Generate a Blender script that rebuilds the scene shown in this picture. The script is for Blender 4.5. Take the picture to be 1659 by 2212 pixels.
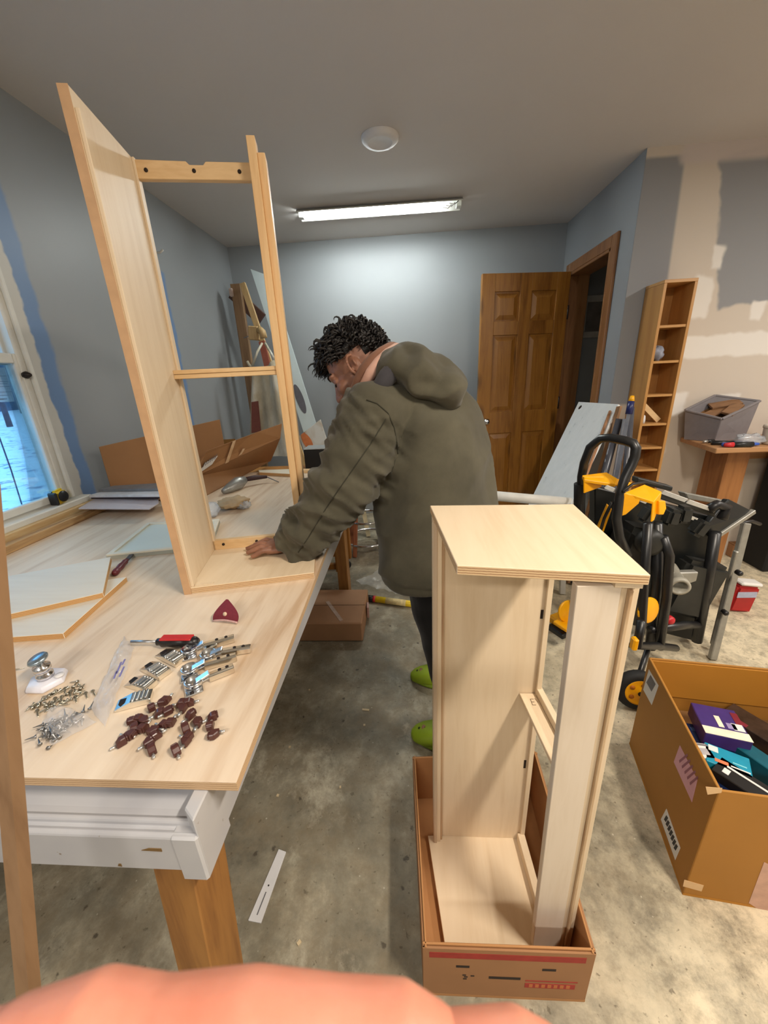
import bpy, bmesh, math, random
import numpy as np
from mathutils import Vector, Matrix, noise
from math import sin, cos, pi, radians

for o in list(bpy.data.objects):
    bpy.data.objects.remove(o)
SC = bpy.context.scene
COL = SC.collection

# ------------------------------------------------------------------ camera
F, CX, CY, EYE = 832.0, 829.5, 1106.0, 1.35      # focal length in pixels of the 1659 x 2212 frame, eye height in metres
def _n(v):
    v = np.array(v, float); return v / np.linalg.norm(v)
_dn = _n((112, 2344, F)); _dp = np.array((50.0, -301.0, F)); _dp = _n(_dp - _dn * _dp.dot(_dn))
_rt = np.cross(_dn, _dp); _rt = _rt if _rt[0] > 0 else -_rt
RM = np.array([_rt, _dp, -_dn])                  # world <- camera (x right, y down, z forward)
cam_d = bpy.data.cameras.new('camera'); cam = bpy.data.objects.new('camera', cam_d); COL.objects.link(cam)
cr, cu, cb = RM @ np.array((1, 0, 0)), RM @ np.array((0, -1, 0)), RM @ np.array((0, 0, -1))
cam.matrix_world = Matrix(((cr[0], cu[0], cb[0], 0), (cr[1], cu[1], cb[1], 0), (cr[2], cu[2], cb[2], EYE), (0, 0, 0, 1)))
cam_d.sensor_fit = 'HORIZONTAL'; cam_d.sensor_width = 26.0; cam_d.lens = 26.0 * F / 1659.0
cam_d.clip_start = 0.01; cam_d.clip_end = 300
cam_d.dof.use_dof = True; cam_d.dof.focus_distance = 1.6; cam_d.dof.aperture_fstop = 11.0
SC.camera = cam

# ------------------------------------------------------------------ light and exposure
SC.view_settings.view_transform = 'Standard'; SC.view_settings.look = 'None'
SC.view_settings.gamma = 1.0; SC.view_settings.use_curve_mapping = False
SC.view_settings.exposure = 0.0
SC.cycles.use_denoising = True
SC.cycles.max_bounces = 8
W = bpy.data.worlds.new('overcast_winter_sky'); SC.world = W; W.use_nodes = True
W.node_tree.nodes['Background'].inputs[0].default_value = (0.20, 0.52, 0.90, 1)
W.node_tree.nodes['Background'].inputs[1].default_value = 4.4

def area(name, loc, rot, sx, sy, power, color):
    l = bpy.data.lights.new(name, 'AREA'); l.shape = 'RECTANGLE'; l.size = sx; l.size_y = sy
    l.energy = power; l.color = color
    o = bpy.data.objects.new(name, l); COL.objects.link(o); o.location = loc; o.rotation_euler = rot
    return o
# the room's other ceiling tubes, behind and beside the photographer (their fixtures are built further down)
area('tube_light_warm', (0.95, -0.1, 2.37), (0, 0, 0), 0.12, 0.56, 48, (1.0, 0.89, 0.75))
area('tube_light_warm_rear', (-0.55, -1.5, 2.37), (0, 0, 0), 1.1, 0.16, 40, (1.0, 0.93, 0.85))
area('tube_light_warm_side', (2.6, 0.9, 2.37), (0, 0, 0), 0.16, 1.1, 42, (1.0, 0.93, 0.85))

# ------------------------------------------------------------------ pixel -> point on a real plane
EC = np.array((0, 0, EYE))
def _ray(px, py): return RM @ np.array(((px - CX) / F, (py - CY) / F, 1.0))
def az(px, py, z): r = _ray(px, py); p = EC + r * ((z - EYE) / r[2]); return Vector(p)
def ay(px, py, y): r = _ray(px, py); p = EC + r * (y / r[1]); return Vector(p)
def ax(px, py, x): r = _ray(px, py); p = EC + r * (x / r[0]); return Vector(p)
def ap(px, py, p0, n):
    r = _ray(px, py); n = np.array(n, float); return Vector(EC + r * ((np.array(p0) - EC).dot(n) / r.dot(n)))

# ------------------------------------------------------------------ mesh builder
class MB:
    """Collects shapes; build() links them as ONE mesh object. Slot index per face through self.slot."""
    def __init__(s):
        s.v = []; s.f = []; s.m = []; s.uv = []; s.slot = 0; s.smooth = []; s.sm = False
    def _add(s, vs, fs, uvs=None, slots=None):
        b = len(s.v); s.v += [tuple(p) for p in vs]
        for i, f in enumerate(fs):
            s.f.append([b + k for k in f]); s.m.append(s.slot if slots is None else slots[i])
            s.uv.append(uvs[i] if uvs else None); s.smooth.append(s.sm)
    def prism(s, pts, vec, side_slot=None):
        """polygon pts extruded by vec; the side faces carry v = 0..1 across the thickness"""
        pts = [Vector(p) for p in pts]; vec = Vector(vec); n = len(pts)
        nn = Vector((0, 0, 0))
        for i in range(n): nn += pts[i].cross(pts[(i + 1) % n])
        if nn.dot(vec) > 0: pts = pts[::-1]
        top = [p + vec for p in pts]
        fs = [list(range(n)), list(range(2 * n - 1, n - 1, -1))]; uvs = [None, None]; ss = [s.slot, s.slot]
        # base ring is 0..n-1, top ring n..2n-1
        for i in range(n):
            j = (i + 1) % n; L = (pts[j] - pts[i]).length
            fs.append([i, n + i, n + j, j]); uvs.append([(0, 0), (0, 1), (L, 1), (L, 0)])
            ss.append(s.slot if side_slot is None else side_slot)
        s._add(pts + top, fs, uvs, ss); return s
    def box(s, c, size, rot=None, side_slot=None):
        x, y, z = [k / 2 for k in size]; R = rot or Matrix.Identity(3); c = Vector(c)
        pts = [c + R @ Vector(p) for p in ((-x, -y, -z), (x, -y, -z), (x, y, -z), (-x, y, -z))]
        return s.prism(pts, R @ Vector((0, 0, 2 * z)), side_slot)
    def bx(s, x0, x1, y0, y1, z0, z1): return s.box(((x0 + x1) / 2, (y0 + y1) / 2, (z0 + z1) / 2), (abs(x1 - x0), abs(y1 - y0), abs(z1 - z0)))
    def bar(s, a, b, w, h, up=(0, 0, 1), side_slot=None):
        a, b = Vector(a), Vector(b); d = (b - a); L = d.length; d.normalize()
        u = Vector(up); u = u - d * u.dot(d)
        if u.length < 1e-4: u = Vector((1, 0, 0)); u = u - d * u.dot(d)
        u.normalize(); r = d.cross(u)
        R = Matrix((r, d, u)).transposed()
        return s.box((a + b) / 2, (w, L, h), R, side_slot)
    def tube(s, path, rad, n=12, cap=True, closed=False, squash=None):
        path = [Vector(p) for p in path]; m = len(path)
        rads = rad if hasattr(rad, '__len__') else [rad] * m
        vs = []; up = None
        for i, p in enumerate(path):
            if closed: t = path[(i + 1) % m] - path[i - 1]
            else: t = path[min(i + 1, m - 1)] - path[max(i - 1, 0)]
            t.normalize()
            if up is None:
                up = Vector((0, 0, 1)) if abs(t.z) < 0.9 else Vector((1, 0, 0))
            up = (up - t * up.dot(t)).normalized(); sd = t.cross(up)
            q = squash or (1, 1)
            for k in range(n):
                a = 2 * pi * k / n
                vs.append(p + (up * cos(a) * q[0] + sd * sin(a) * q[1]) * rads[i])
        fs = []
        for i in range(m if closed else m - 1):
            for k in range(n):
                a, b = i * n + k, i * n + (k + 1) % n; i2 = (i + 1) % m
                fs.append([a, b, i2 * n + (k + 1) % n, i2 * n + k])
        if cap and not closed:
            fs.append(list(range(n - 1, -1, -1))); fs.append([(m - 1) * n + k for k in range(n)])
        o = s.sm; s.sm = True; s._add(vs, fs); s.sm = o; return s
    def lathe(s, c, prof, axis=(0, 0, 1), n=24, cap=True):
        """prof: (radius, height) pairs along axis"""
        axx = Vector(axis).normalized(); u = Vector((1, 0, 0)) if abs(axx.x) < 0.9 else Vector((0, 1, 0))
        u = (u - axx * u.dot(axx)).normalized(); w = axx.cross(u); c = Vector(c); vs = []; fs = []
        for r, h in prof:
            for k in range(n):
                a = 2 * pi * k / n; vs.append(c + axx * h + (u * cos(a) + w * sin(a)) * max(r, 1e-5))
        for i in range(len(prof) - 1):
            for k in range(n):
                a, b = i * n + k, i * n + (k + 1) % n
                fs.append([a, b, b + n, a + n])
        if cap: fs.append(list(range(n - 1, -1, -1))); fs.append([(len(prof) - 1) * n + k for k in range(n)])
        o = s.sm; s.sm = True; s._add(vs, fs); s.sm = o; return s
    def grid(s, fn, nu, nv, wrap_u=False):
        vs = [fn(i / (nu if wrap_u else nu - 1), j / (nv - 1)) for j in range(nv) for i in range(nu)]; fs = []
        for j in range(nv - 1):
            for i in range(nu if wrap_u else nu - 1):
                a = j * nu + i; b = j * nu + (i + 1) % nu
                fs.append([a, b, b + nu, a + nu])
        o = s.sm; s.sm = True; s._add(vs, fs); s.sm = o; return s
    def ball(s, c, r, n=16, m=10, rot=None):
        r = r if hasattr(r, '__len__') else (r, r, r); R = rot or Matrix.Identity(3); c = Vector(c)
        def fn(u, v):
            a = 2 * pi * u; b = pi * (v - 0.5)
            return c + R @ Vector((r[0] * cos(a) * cos(b), r[1] * sin(a) * cos(b), r[2] * sin(b)))
        return s.grid(fn, n, m, True)
    def mesh(s, name, mats, bevel=0.0, seg=1):
        me = bpy.data.meshes.new(name); me.from_pydata(s.v, [], s.f)
        for m in mats: me.materials.append(m)
        uvl = me.uv_layers.new(name='UVMap')
        for i, p in enumerate(me.polygons):
            p.material_index = min(s.m[i], len(mats) - 1); p.use_smooth = s.smooth[i]
            if s.uv[i]:
                for k, li in enumerate(p.loop_indices): uvl.data[li].uv = s.uv[i][k]
        if bevel:
            bm = bmesh.new(); bm.from_mesh(me)
            es = [e for e in bm.edges if len(e.link_faces) == 2 and e.calc_face_angle(0) > 0.6]
            bmesh.ops.bevel(bm, geom=es, offset=bevel, segments=seg, affect='EDGES', clamp_overlap=True)
            bm.to_mesh(me); bm.free()
        me.update(); return me

WM = {}                                           # world matrices of what has been built
def world_of(o): return WM[o.name]
def _link(o, parent, basis=None):
    COL.objects.link(o)
    if basis is not None: o.matrix_basis = basis
    if parent is not None:
        o.parent = parent; o.matrix_parent_inverse = WM[parent.name].inverted()
    WM[o.name] = (basis or Matrix.Identity(4)).copy()
    return o
def obj(name, mb, mats, parent=None, bevel=0.0, seg=1, kind=None, origin=None, label=None):
    """one mesh object; its shapes are given in world coordinates (or in the thing's own, when the thing stands at the origin)"""
    mats = mats if isinstance(mats, (list, tuple)) else [mats]
    me = mb.mesh(name, mats, bevel, seg)
    if origin is None:
        a = np.array(mb.v); lo, hi = a.min(0), a.max(0); origin = ((lo[0] + hi[0]) / 2, (lo[1] + hi[1]) / 2, lo[2])
    T = Matrix.Translation(Vector(origin)); me.transform(T.inverted())
    o = bpy.data.objects.new(name, me); _link(o, parent, T)
    if kind: o['kind'] = kind
    if label: o['label'] = label
    return o
def tag(o, label, cat, group=None, kind=None):
    o['label'] = label; o['category'] = cat
    if group: o['group'] = group
    if kind: o['kind'] = kind
    return o
def thing(name, label, cat, loc=(0, 0, 0), rz=0.0, group=None):
    o = bpy.data.objects.new(name, None); o.empty_display_size = 0.05
    _link(o, None, Matrix.Translation(Vector(loc)) @ Matrix.Rotation(rz, 4, 'Z'))
    return tag(o, label, cat, group)
def dup(root, mat, label=None):
    """a copy of a thing with copies of its parts, sharing mesh data"""
    r = root.copy(); COL.objects.link(r); r.matrix_basis = mat; WM[r.name] = mat.copy()
    if label: r['label'] = label
    for ch in list(root.children):
        c = ch.copy(); COL.objects.link(c); c.parent = r
        for g in list(ch.children):
            d = g.copy(); COL.objects.link(d); d.parent = c
    return r

# ------------------------------------------------------------------ materials
def srgb(r, g, b):
    f = lambda c: (c / 255 / 12.92) if c / 255 <= 0.04045 else ((c / 255 + 0.055) / 1.055) ** 2.4
    return (f(r), f(g), f(b), 1)
class Nd:
    def __init__(s, name):
        s.m = bpy.data.materials.new(name); s.m.use_nodes = True; s.t = s.m.node_tree; s.t.nodes.clear()
        s.out = s.t.nodes.new('ShaderNodeOutputMaterial')
    def n(s, typ, **kw):
        o = s.t.nodes.new(typ)
        for k, v in kw.items(): setattr(o, k, v)
        return o
    def l(s, a, b): s.t.links.new(a, b)
    def put(s, sock, v):
        if hasattr(v, 'links') or isinstance(v, bpy.types.NodeSocket): s.l(v, sock)
        else: sock.default_value = v
    def math(s, op, a, b=0.0, c=None):
        o = s.n('ShaderNodeMath', operation=op); s.put(o.inputs[0], a); s.put(o.inputs[1], b)
        if c is not None: s.put(o.inputs[2], c)
        return o.outputs[0]
    def pos(s, world=False):
        if world: return s.n('ShaderNodeNewGeometry').outputs['Position']
        return s.n('ShaderNodeTexCoord').outputs['Object']
    def mapv(s, vec, scale=(1, 1, 1), rot=(0, 0, 0), loc=(0, 0, 0)):
        o = s.n('ShaderNodeMapping'); s.l(vec, o.inputs[0]); o.inputs['Scale'].default_value = scale
        o.inputs['Rotation'].default_value = rot; o.inputs['Location'].default_value = loc; return o.outputs[0]
    def noise(s, vec, scale, detail=4, rough=0.55, dist=0.0):
        o = s.n('ShaderNodeTexNoise'); s.l(vec, o.inputs['Vector']); o.inputs['Scale'].default_value = scale
        o.inputs['Detail'].default_value = detail; o.inputs['Roughness'].default_value = rough; o.inputs['Distortion'].default_value = dist
        return o.outputs['Fac']
    def ramp(s, fac, stops):
        o = s.n('ShaderNodeValToRGB'); s.l(fac, o.inputs[0]); e = o.color_ramp.elements
        while len(e) < len(stops): e.new(0.5)
        for i, (p, c) in enumerate(stops): e[i].position = p; e[i].color = c if len(c) == 4 else (*c, 1)
        return o.outputs[0]
    def mix(s, fac, a, b, mode='MIX'):
        o = s.n('ShaderNodeMix', data_type='RGBA', blend_type=mode); s.put(o.inputs[0], fac); s.put(o.inputs[6], a); s.put(o.inputs[7], b); return o.outputs[2]
    def bump(s, h, strength=0.2, dist=0.01):
        o = s.n('ShaderNodeBump'); o.inputs['Strength'].default_value = strength; o.inputs['Distance'].default_value = dist; s.l(h, o.inputs['Height']); return o.outputs[0]
    def bsdf(s, color, rough=0.6, metal=0.0, normal=None, trans=0.0, spec=0.5, alpha=1.0, sheen=0.0, sss=0.0, ior=None):
        o = s.n('ShaderNodeBsdfPrincipled'); s.put(o.inputs['Base Color'], color); s.put(o.inputs['Roughness'], rough)
        o.inputs['Metallic'].default_value = metal; o.inputs['Transmission Weight'].default_value = trans
        o.inputs['Specular IOR Level'].default_value = spec; s.put(o.inputs['Alpha'], alpha)
        o.inputs['Sheen Weight'].default_value = sheen; o.inputs['Subsurface Weight'].default_value = sss
        if sss: o.inputs['Subsurface Radius'].default_value = (0.012, 0.004, 0.002); o.inputs['Subsurface Scale'].default_value = 1.0
        if ior: o.inputs['IOR'].default_value = ior
        if normal is not None: s.l(normal, o.inputs['Normal'])
        s.l(o.outputs[0], s.out.inputs['Surface']); return s.m
    def xyz(s, vec):
        o = s.n('ShaderNodeSeparateXYZ'); s.l(vec, o.inputs[0]); return o.outputs

def plain(name, c, rough=0.5, metal=0.0, var=0.12, scale=30, spec=0.5, bump=0.0, **kw):
    """one colour with a little mottling and wear"""
    d = Nd(name); p = d.pos(); f = d.noise(p, scale, 5)
    lo = tuple(k * (1 - var) for k in c[:3]) + (1,); hi = tuple(min(1, k * (1 + var)) for k in c[:3]) + (1,)
    col = d.ramp(f, [(0.3, lo), (0.7, hi)])
    nb = d.bump(d.noise(p, scale * 6, 3), bump, 0.002) if bump else None
    return d.bsdf(col, rough, metal, nb, spec=spec, **kw)

def wood(name, light, dark, axis='Y', ring=9.0, contrast=1.0, rough=0.55, knots=0.0, streak=60):
    """grain runs along axis in the object's own space"""
    d = Nd(name); p = d.pos()
    sc = {'X': (0.09, 1, 1), 'Y': (1, 0.09, 1), 'Z': (1, 1, 0.09)}[axis]
    q = d.mapv(p, sc)
    a = d.noise(q, ring, 5, 0.6, 1.2); b = d.noise(q, streak, 3, 0.6, 0.4)
    f = d.math('ADD', d.math('MULTIPLY', a, 0.68), d.math('MULTIPLY', b, 0.32))
    mid = tuple((light[i] * 0.7 + dark[i] * 0.3) for i in range(3)) + (1,)
    w = 0.16 / contrast
    col = d.ramp(f, [(0.5 - w, dark), (0.5, mid), (0.5 + w, light)])
    if knots:
        vo = d.n('ShaderNodeTexVoronoi'); d.l(d.mapv(p, tuple(1 if k == 1 else 0.35 for k in sc)), vo.inputs['Vector']); vo.inputs['Scale'].default_value = 5.5
        k = d.math('LESS_THAN', vo.outputs['Distance'], 0.0)
        kk = d.n('ShaderNodeMapRange'); d.l(vo.outputs['Distance'], kk.inputs[0]); kk.inputs[1].default_value = 0.05; kk.inputs[2].default_value = 0.2; kk.inputs[3].default_value = knots; kk.inputs[4].default_value = 0.0
        col = d.mix(kk.outputs[0], col, tuple(c * 0.25 for c in dark[:3]) + (1,))
    return d.bsdf(col, rough, 0, d.bump(b, 0.08, 0.002))

def ply_edge(name, light, dark, bands=5):
    """layered edge: bands across the thickness (v of the side faces)"""
    d = Nd(name); tc = d.n('ShaderNodeTexCoord'); u = d.xyz(tc.outputs['UV'])
    wob = d.noise(d.pos(), 12, 3)
    v = d.math('ADD', d.math('MULTIPLY', u[1], float(bands)), d.math('MULTIPLY', wob, 0.25))
    f = d.math('FRACT', v); g = d.noise(d.mapv(d.pos(), (1, 1, 1)), 140, 2)
    f2 = d.math('ADD', d.math('MULTIPLY', f, 0.85), d.math('MULTIPLY', g, 0.3))
    col = d.ramp(f2, [(0.35, dark), (0.5, light), (0.9, light), (1.0, dark)])
    return d.bsdf(col, 0.7)

BIRCH = wood('birch_plywood', srgb(230, 211, 182), srgb(212, 188, 154), 'Z', 7, 0.8, 0.55)
BIRCH_Y = wood('birch_plywood_flat', srgb(230, 211, 182), srgb(214, 190, 156), 'Y', 7, 0.8, 0.55)
BIRCH_EDGE = ply_edge('birch_plywood_edge', srgb(220, 190, 148), srgb(164, 124, 88), 4)
PINE = wood('pale_pine_strip', srgb(230, 195, 145), srgb(205, 160, 108), 'Z', 16, 0.8)
PINE_X = wood('pale_pine_strip_cross', srgb(232, 200, 152), srgb(205, 165, 115), 'X', 16, 0.8)
HOLE = plain('dark_screw_hole', srgb(40, 28, 20), 0.8)
# ================================================================== the room
LX, RX, BY, CH = -1.51, 1.32, 3.78, 2.44         # left wall, right wall, back wall, ceiling height
PY = 2.69                                        # partition wall that turns right beyond the corner

def rect_mask(d, a, b, lo, hi, soft):
    """soft-edged rectangle in two coordinates"""
    r = None
    for c, l, h in ((a, lo[0], hi[0]), (b, lo[1], hi[1])):
        for v, s in ((l, 1), (h, -1)):
            m = d.n('ShaderNodeMapRange'); m.interpolation_type = 'SMOOTHSTEP'
            d.put(m.inputs[0], c); m.inputs[1].default_value = v - soft * s; m.inputs[2].default_value = v + soft * s
            r = m.outputs[0] if r is None else d.math('MULTIPLY', r, m.outputs[0])
    return r

def paint(name, base, var=0.04, rough=0.55, extra=None, spec=0.3):
    d = Nd(name); p = d.pos(True)
    n1 = d.noise(p, 1.6, 4); n2 = d.noise(p, 260, 2)
    lo = tuple(k * (1 - var) for k in base[:3]) + (1,); hi = tuple(k * (1 + var) for k in base[:3]) + (1,)
    col = d.ramp(n1, [(0.3, lo), (0.7, hi)])
    if extra: col = extra(d, p, col)
    return d.bsdf(col, rough, 0, d.bump(n2, 0.06, 0.002), spec=spec)

GRAYBLUE = srgb(150, 154, 157)
WALL = paint('grey_blue_wall_paint', GRAYBLUE, 0.03, 0.42)
def left_extra(d, p, col):
    x = d.xyz(p); wob = d.math('MULTIPLY', d.math('SUBTRACT', d.noise(p, 9, 3), 0.5), 0.06)
    y = d.math('ADD', x[1], wob)
    blue = srgb(112, 140, 180); plaster = srgb(205, 202, 194)
    def band(y0, y1, c, col, soft=0.012, z0=0.82, z1=2.16): return d.mix(rect_mask(d, y, x[2], (y0, z0), (y1, z1), soft), col, c)
    col = band(0.55, 1.70, blue, col); col = band(0.60, 1.625, plaster, col, 0.006, 0.84, 2.11)
    col = band(2.215, 2.70, blue, col, z1=2.02); col = band(2.20, 2.625, plaster, col, 0.006, 0.84, 1.99)
    return col
WALL_L = paint('grey_blue_wall_with_patched_window_surrounds', GRAYBLUE, 0.03, 0.42, left_extra)
def part_extra(d, p, col):
    s = d.xyz(p)
    wob = d.n('ShaderNodeTexNoise'); d.l(p, wob.inputs['Vector']); wob.inputs['Scale'].default_value = 5.5; wob.inputs['Detail'].default_value = 3
    w = d.xyz(wob.outputs['Color'])
    x = d.math('ADD', s[0], d.math('MULTIPLY', d.math('SUBTRACT', w[0], 0.5), 0.10)); z = d.math('ADD', s[2], d.math('MULTIPLY', d.math('SUBTRACT', w[1], 0.5), 0.10))
    board = srgb(206, 196, 184); mud = srgb(228, 224, 218); grey = srgb(146, 148, 152)
    col = d.mix(1.0, col, board)
    # the old paint: a strip at the corner and the upper right field
    zs = d.math('SUBTRACT', s[0], d.math('MULTIPLY', d.math('SUBTRACT', 2.44, s[2]), 0.035))
    col = d.mix(rect_mask(d, zs, s[2], (1.2, 1.1), (1.522, 2.395), 0.012), col, grey)
    zr = d.math('SUBTRACT', x, d.math('MULTIPLY', d.math('SUBTRACT', 2.4, s[2]), 0.20))
    zz = d.math('SUBTRACT', z, d.math('MULTIPLY', d.math('SUBTRACT', s[0], 1.69), 0.14))
    col = d.mix(rect_mask(d, zr, zz, (1.70, 1.60), (9, 2.37), 0.014), col, grey)
    for (x0, z0, x1, z1) in ((1.70, 1.60, 1.80, 1.80), (2.06, 1.55, 2.14, 1.67), (1.62, 1.36, 2.6, 1.49), (1.66, 1.02, 1.80, 1.14), (1.98, 1.04, 2.12, 1.14), (1.77, 1.84, 1.83, 1.95)):
        col = d.mix(rect_mask(d, x, z, (x0, z0), (x1, z1), 0.012), col, mud)
    return d.mix(d.math('MULTIPLY', rect_mask(d, x, s[2], (1.51, 2.355), (9, 2.6), 0.02), 0.9), col, srgb(206, 196, 192))
WALL_P = paint('half_stripped_drywall', srgb(206, 196, 184), 0.03, 0.7, part_extra)
CEIL = paint('white_ceiling_paint', srgb(208, 203, 200), 0.02, 0.8)

def concrete():
    d = Nd('stained_concrete_floor'); p = d.pos(True)
    a = d.noise(p, 1.9, 8, 0.7, 0.15); b = d.noise(p, 8, 8, 0.75, 0.1); c = d.noise(p, 70, 4, 0.7); e = d.noise(d.mapv(p, (1, 0.8, 1), (0, 0, 0.5)), 3.4, 9, 0.75)
    col = d.ramp(a, [(0.37, srgb(104, 99, 86)), (0.5, srgb(150, 143, 124)), (0.63, srgb(206, 194, 168))])
    col = d.mix(d.ramp(b, [(0.42, (0, 0, 0, 1)), (0.62, (0.7, 0.7, 0.7, 1))]), col, srgb(134, 120, 96))
    col = d.mix(d.ramp(e, [(0.54, (0, 0, 0, 1)), (0.66, (0.8, 0.8, 0.8, 1))]), col, srgb(204, 196, 174))
    vo = d.n('ShaderNodeTexVoronoi'); d.l(p, vo.inputs['Vector']); vo.inputs['Scale'].default_value = 17; vo.inputs['Randomness'].default_value = 1
    sp = d.math('ADD', vo.outputs['Distance'], d.math('MULTIPLY', d.noise(p, 24, 6, 0.7), 0.9))
    col = d.mix(d.ramp(sp, [(0.46, (0.8, 0.8, 0.8, 1)), (0.54, (0, 0, 0, 1))]), col, srgb(66, 58, 48))
    vp = d.n('ShaderNodeTexVoronoi'); d.l(p, vp.inputs['Vector']); vp.inputs['Scale'].default_value = 30
    sp2 = d.math('ADD', vp.outputs['Distance'], d.math('MULTIPLY', e, 0.5))
    col = d.mix(d.ramp(sp2, [(0.27, (0.7, 0.7, 0.7, 1)), (0.31, (0, 0, 0, 1))]), col, srgb(204, 196, 178))
    col = d.mix(d.math('MULTIPLY', c, 0.35), col, srgb(92, 86, 74))
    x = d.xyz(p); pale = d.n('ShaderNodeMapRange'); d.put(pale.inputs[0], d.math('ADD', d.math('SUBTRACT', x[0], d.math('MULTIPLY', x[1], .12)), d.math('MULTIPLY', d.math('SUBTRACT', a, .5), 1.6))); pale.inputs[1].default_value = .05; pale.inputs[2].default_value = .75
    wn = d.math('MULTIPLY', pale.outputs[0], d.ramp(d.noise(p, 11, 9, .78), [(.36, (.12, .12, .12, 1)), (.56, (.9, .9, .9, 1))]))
    col = d.mix(wn, col, srgb(226, 212, 182))   # the slab gets paler towards its right side, broken up by noise
    col = d.mix(d.ramp(d.noise(p, 52, 3, .6), [(.30, (.6, .6, .6, 1)), (.36, (0, 0, 0, 1))]), col, srgb(84, 74, 58))
    r = d.ramp(b, [(0.4, srgb(84, 80, 74)), (0.6, srgb(140, 132, 120))])
    return d.bsdf(col, d.ramp(b, [(0.3, (0.45, 0.45, 0.45, 1)), (0.7, (0.7, 0.7, 0.7, 1))]), 0, d.bump(d.math('ADD', b, d.math('MULTIPLY', c, 0.3)), 0.25, 0.004), spec=0.35)
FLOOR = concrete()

XE, YF = 3.4, -2.9                               # the far side and the end wall behind the photographer
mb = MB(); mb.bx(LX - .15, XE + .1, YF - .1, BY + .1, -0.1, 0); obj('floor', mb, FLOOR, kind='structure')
mb = MB(); mb.bx(LX - .15, XE + .1, YF - .1, BY + .1, CH, CH + .1); obj('ceiling', mb, CEIL, kind='structure')
mb = MB(); mb.bx(LX - .15, XE + .1, BY, BY + .1, 0, CH); obj('wall_back', mb, WALL, kind='structure')
mb = MB(); mb.bx(LX - .15, XE + .1, YF - .1, YF, 0, CH); obj('wall_front', mb, WALL, kind='structure')
mb = MB(); mb.bx(XE, XE + .1, YF, BY, 0, CH); obj('wall_far_right', mb, WALL_P, kind='structure')
# left wall with two window openings
WA, WB = (0.70, 1.518, 0.905, 2.06), (2.245, 2.53, 0.905, 1.94)
mb = MB(); T0 = LX - .045
for y0, y1, z0, z1 in ((YF, WA[0], 0, CH), (WA[1], WB[0], 0, CH), (WB[1], BY, 0, CH), (WA[0], WA[1], 0, WA[2]), (WA[0], WA[1], WA[3], CH), (WB[0], WB[1], 0, WB[2]), (WB[0], WB[1], WB[3], CH)):
    mb.bx(T0, LX, y0, y1, z0, z1)
obj('wall_left', mb, WALL_L, kind='structure')
# right wall beside the door and the partition
DO = (2.93, 3.60, 2.045)                         # door opening
mb = MB()
mb.bx(RX, RX + .13, PY + .004, DO[0], 0, CH); mb.bx(RX, RX + .13, DO[1], BY, 0, CH); mb.bx(RX, RX + .13, DO[0], DO[1], DO[2], CH)
obj('wall_right', mb, WALL, kind='structure')
mb = MB(); mb.bx(RX + .0, XE, PY, PY + .002, 0, CH); mb.bx(RX + .13, XE, PY + .002, PY + .12, 0, CH)
obj('wall_partition', mb, WALL_P, kind='structure')

# --- windows
WHITE = plain('old_white_trim_paint', srgb(222, 220, 212), 0.45, var=0.06, scale=14, bump=0.05)
def glass(name):
    d = Nd(name); g = d.n('ShaderNodeBsdfGlossy'); g.inputs['Roughness'].default_value = 0.02
    t = d.n('ShaderNodeBsdfTransparent'); t.inputs[0].default_value = (0.93, 0.97, 0.97, 1)
    fr = d.n('ShaderNodeFresnel'); fr.inputs[0].default_value = 1.45
    m = d.n('ShaderNodeMixShader'); d.l(d.math('MULTIPLY', fr.outputs[0], 0.8), m.inputs[0]); d.l(t.outputs[0], m.inputs[1]); d.l(g.outputs[0], m.inputs[2])
    d.l(m.outputs[0], d.out.inputs[0]); return d.m
GLASS = glass('window_glass')
DARKMET = plain('dark_bronze_hardware', srgb(52, 44, 40), 0.4, 0.6)
def window(name, w, latch):
    y0, y1, z0, z1 = w
    r = bpy.data.objects.new(name, None); _link(r, None, Matrix.Translation((LX, (y0 + y1) / 2, z0))); r['kind'] = 'structure'
    mb = MB(); t = 0.055                                                # casing around the opening, with an inner bead
    for a in ((y0 - t, y0 + .003, z0 - 0.0, z1 + t), (y1 - .003, y1 + t, z0, z1 + t), (y0, y1, z1 - .003, z1 + t)):
        mb.bx(LX - .050, LX + .012, *a)
    for yy, s in ((y0, -1), (y1, 1)): mb.bx(LX + .012, LX + .026, yy + s * .022, yy + s * .040, z0, z1 + .04)
    mb.bx(LX + .012, LX + .026, y0 - .04, y1 + .04, z1 + .022, z1 + .04)
    obj('window_casing', mb, WHITE, r, 0.003)
    mb = MB(); mb.bx(LX - .075, LX + .05, y0 - .05, y1 + (.10 if latch else .05), z0 - .035, z0 - .008)
    obj('window_sill', mb, WHITE, r, 0.004)
    zm = (1.458 + 1.488) / 2
    for k, (za, zb, xo) in enumerate(((z0, zm + .02, -.006), (zm - .02, z1, -.036))):
        mb = MB(); X0, X1 = LX + xo - .014, LX + xo + .014; s = .016
        mb.bx(X0, X1, y0, y0 + s, za, zb); mb.bx(X0, X1, y1 - s, y1, za, zb); mb.bx(X0, X1, y0 + s, y1 - s, za, za + (.03 if k == 0 else .036)); mb.bx(X0, X1, y0 + s, y1 - s, zb - .036, zb)
        f = obj('window_sash', mb, WHITE, r, 0.003)
        mb = MB(); mb.bx((X0 + X1) / 2 - .002, (X0 + X1) / 2 + .002, y0 + s - .004, y1 - s + .004, za + .026, zb - .03)
        obj('pane', mb, GLASS, f)
    if latch:
        mb = MB(); c = ax(58, 810, LX + .02); mb.lathe(c, [(.012, -.012), (.014, 0), (.006, .016), (.002, .02)], (1, 0, 0), 12)
        obj('latch', mb, DARKMET, r)
    return r
window('window_1', WA, True)
window('window_2', WB, False)

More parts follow.
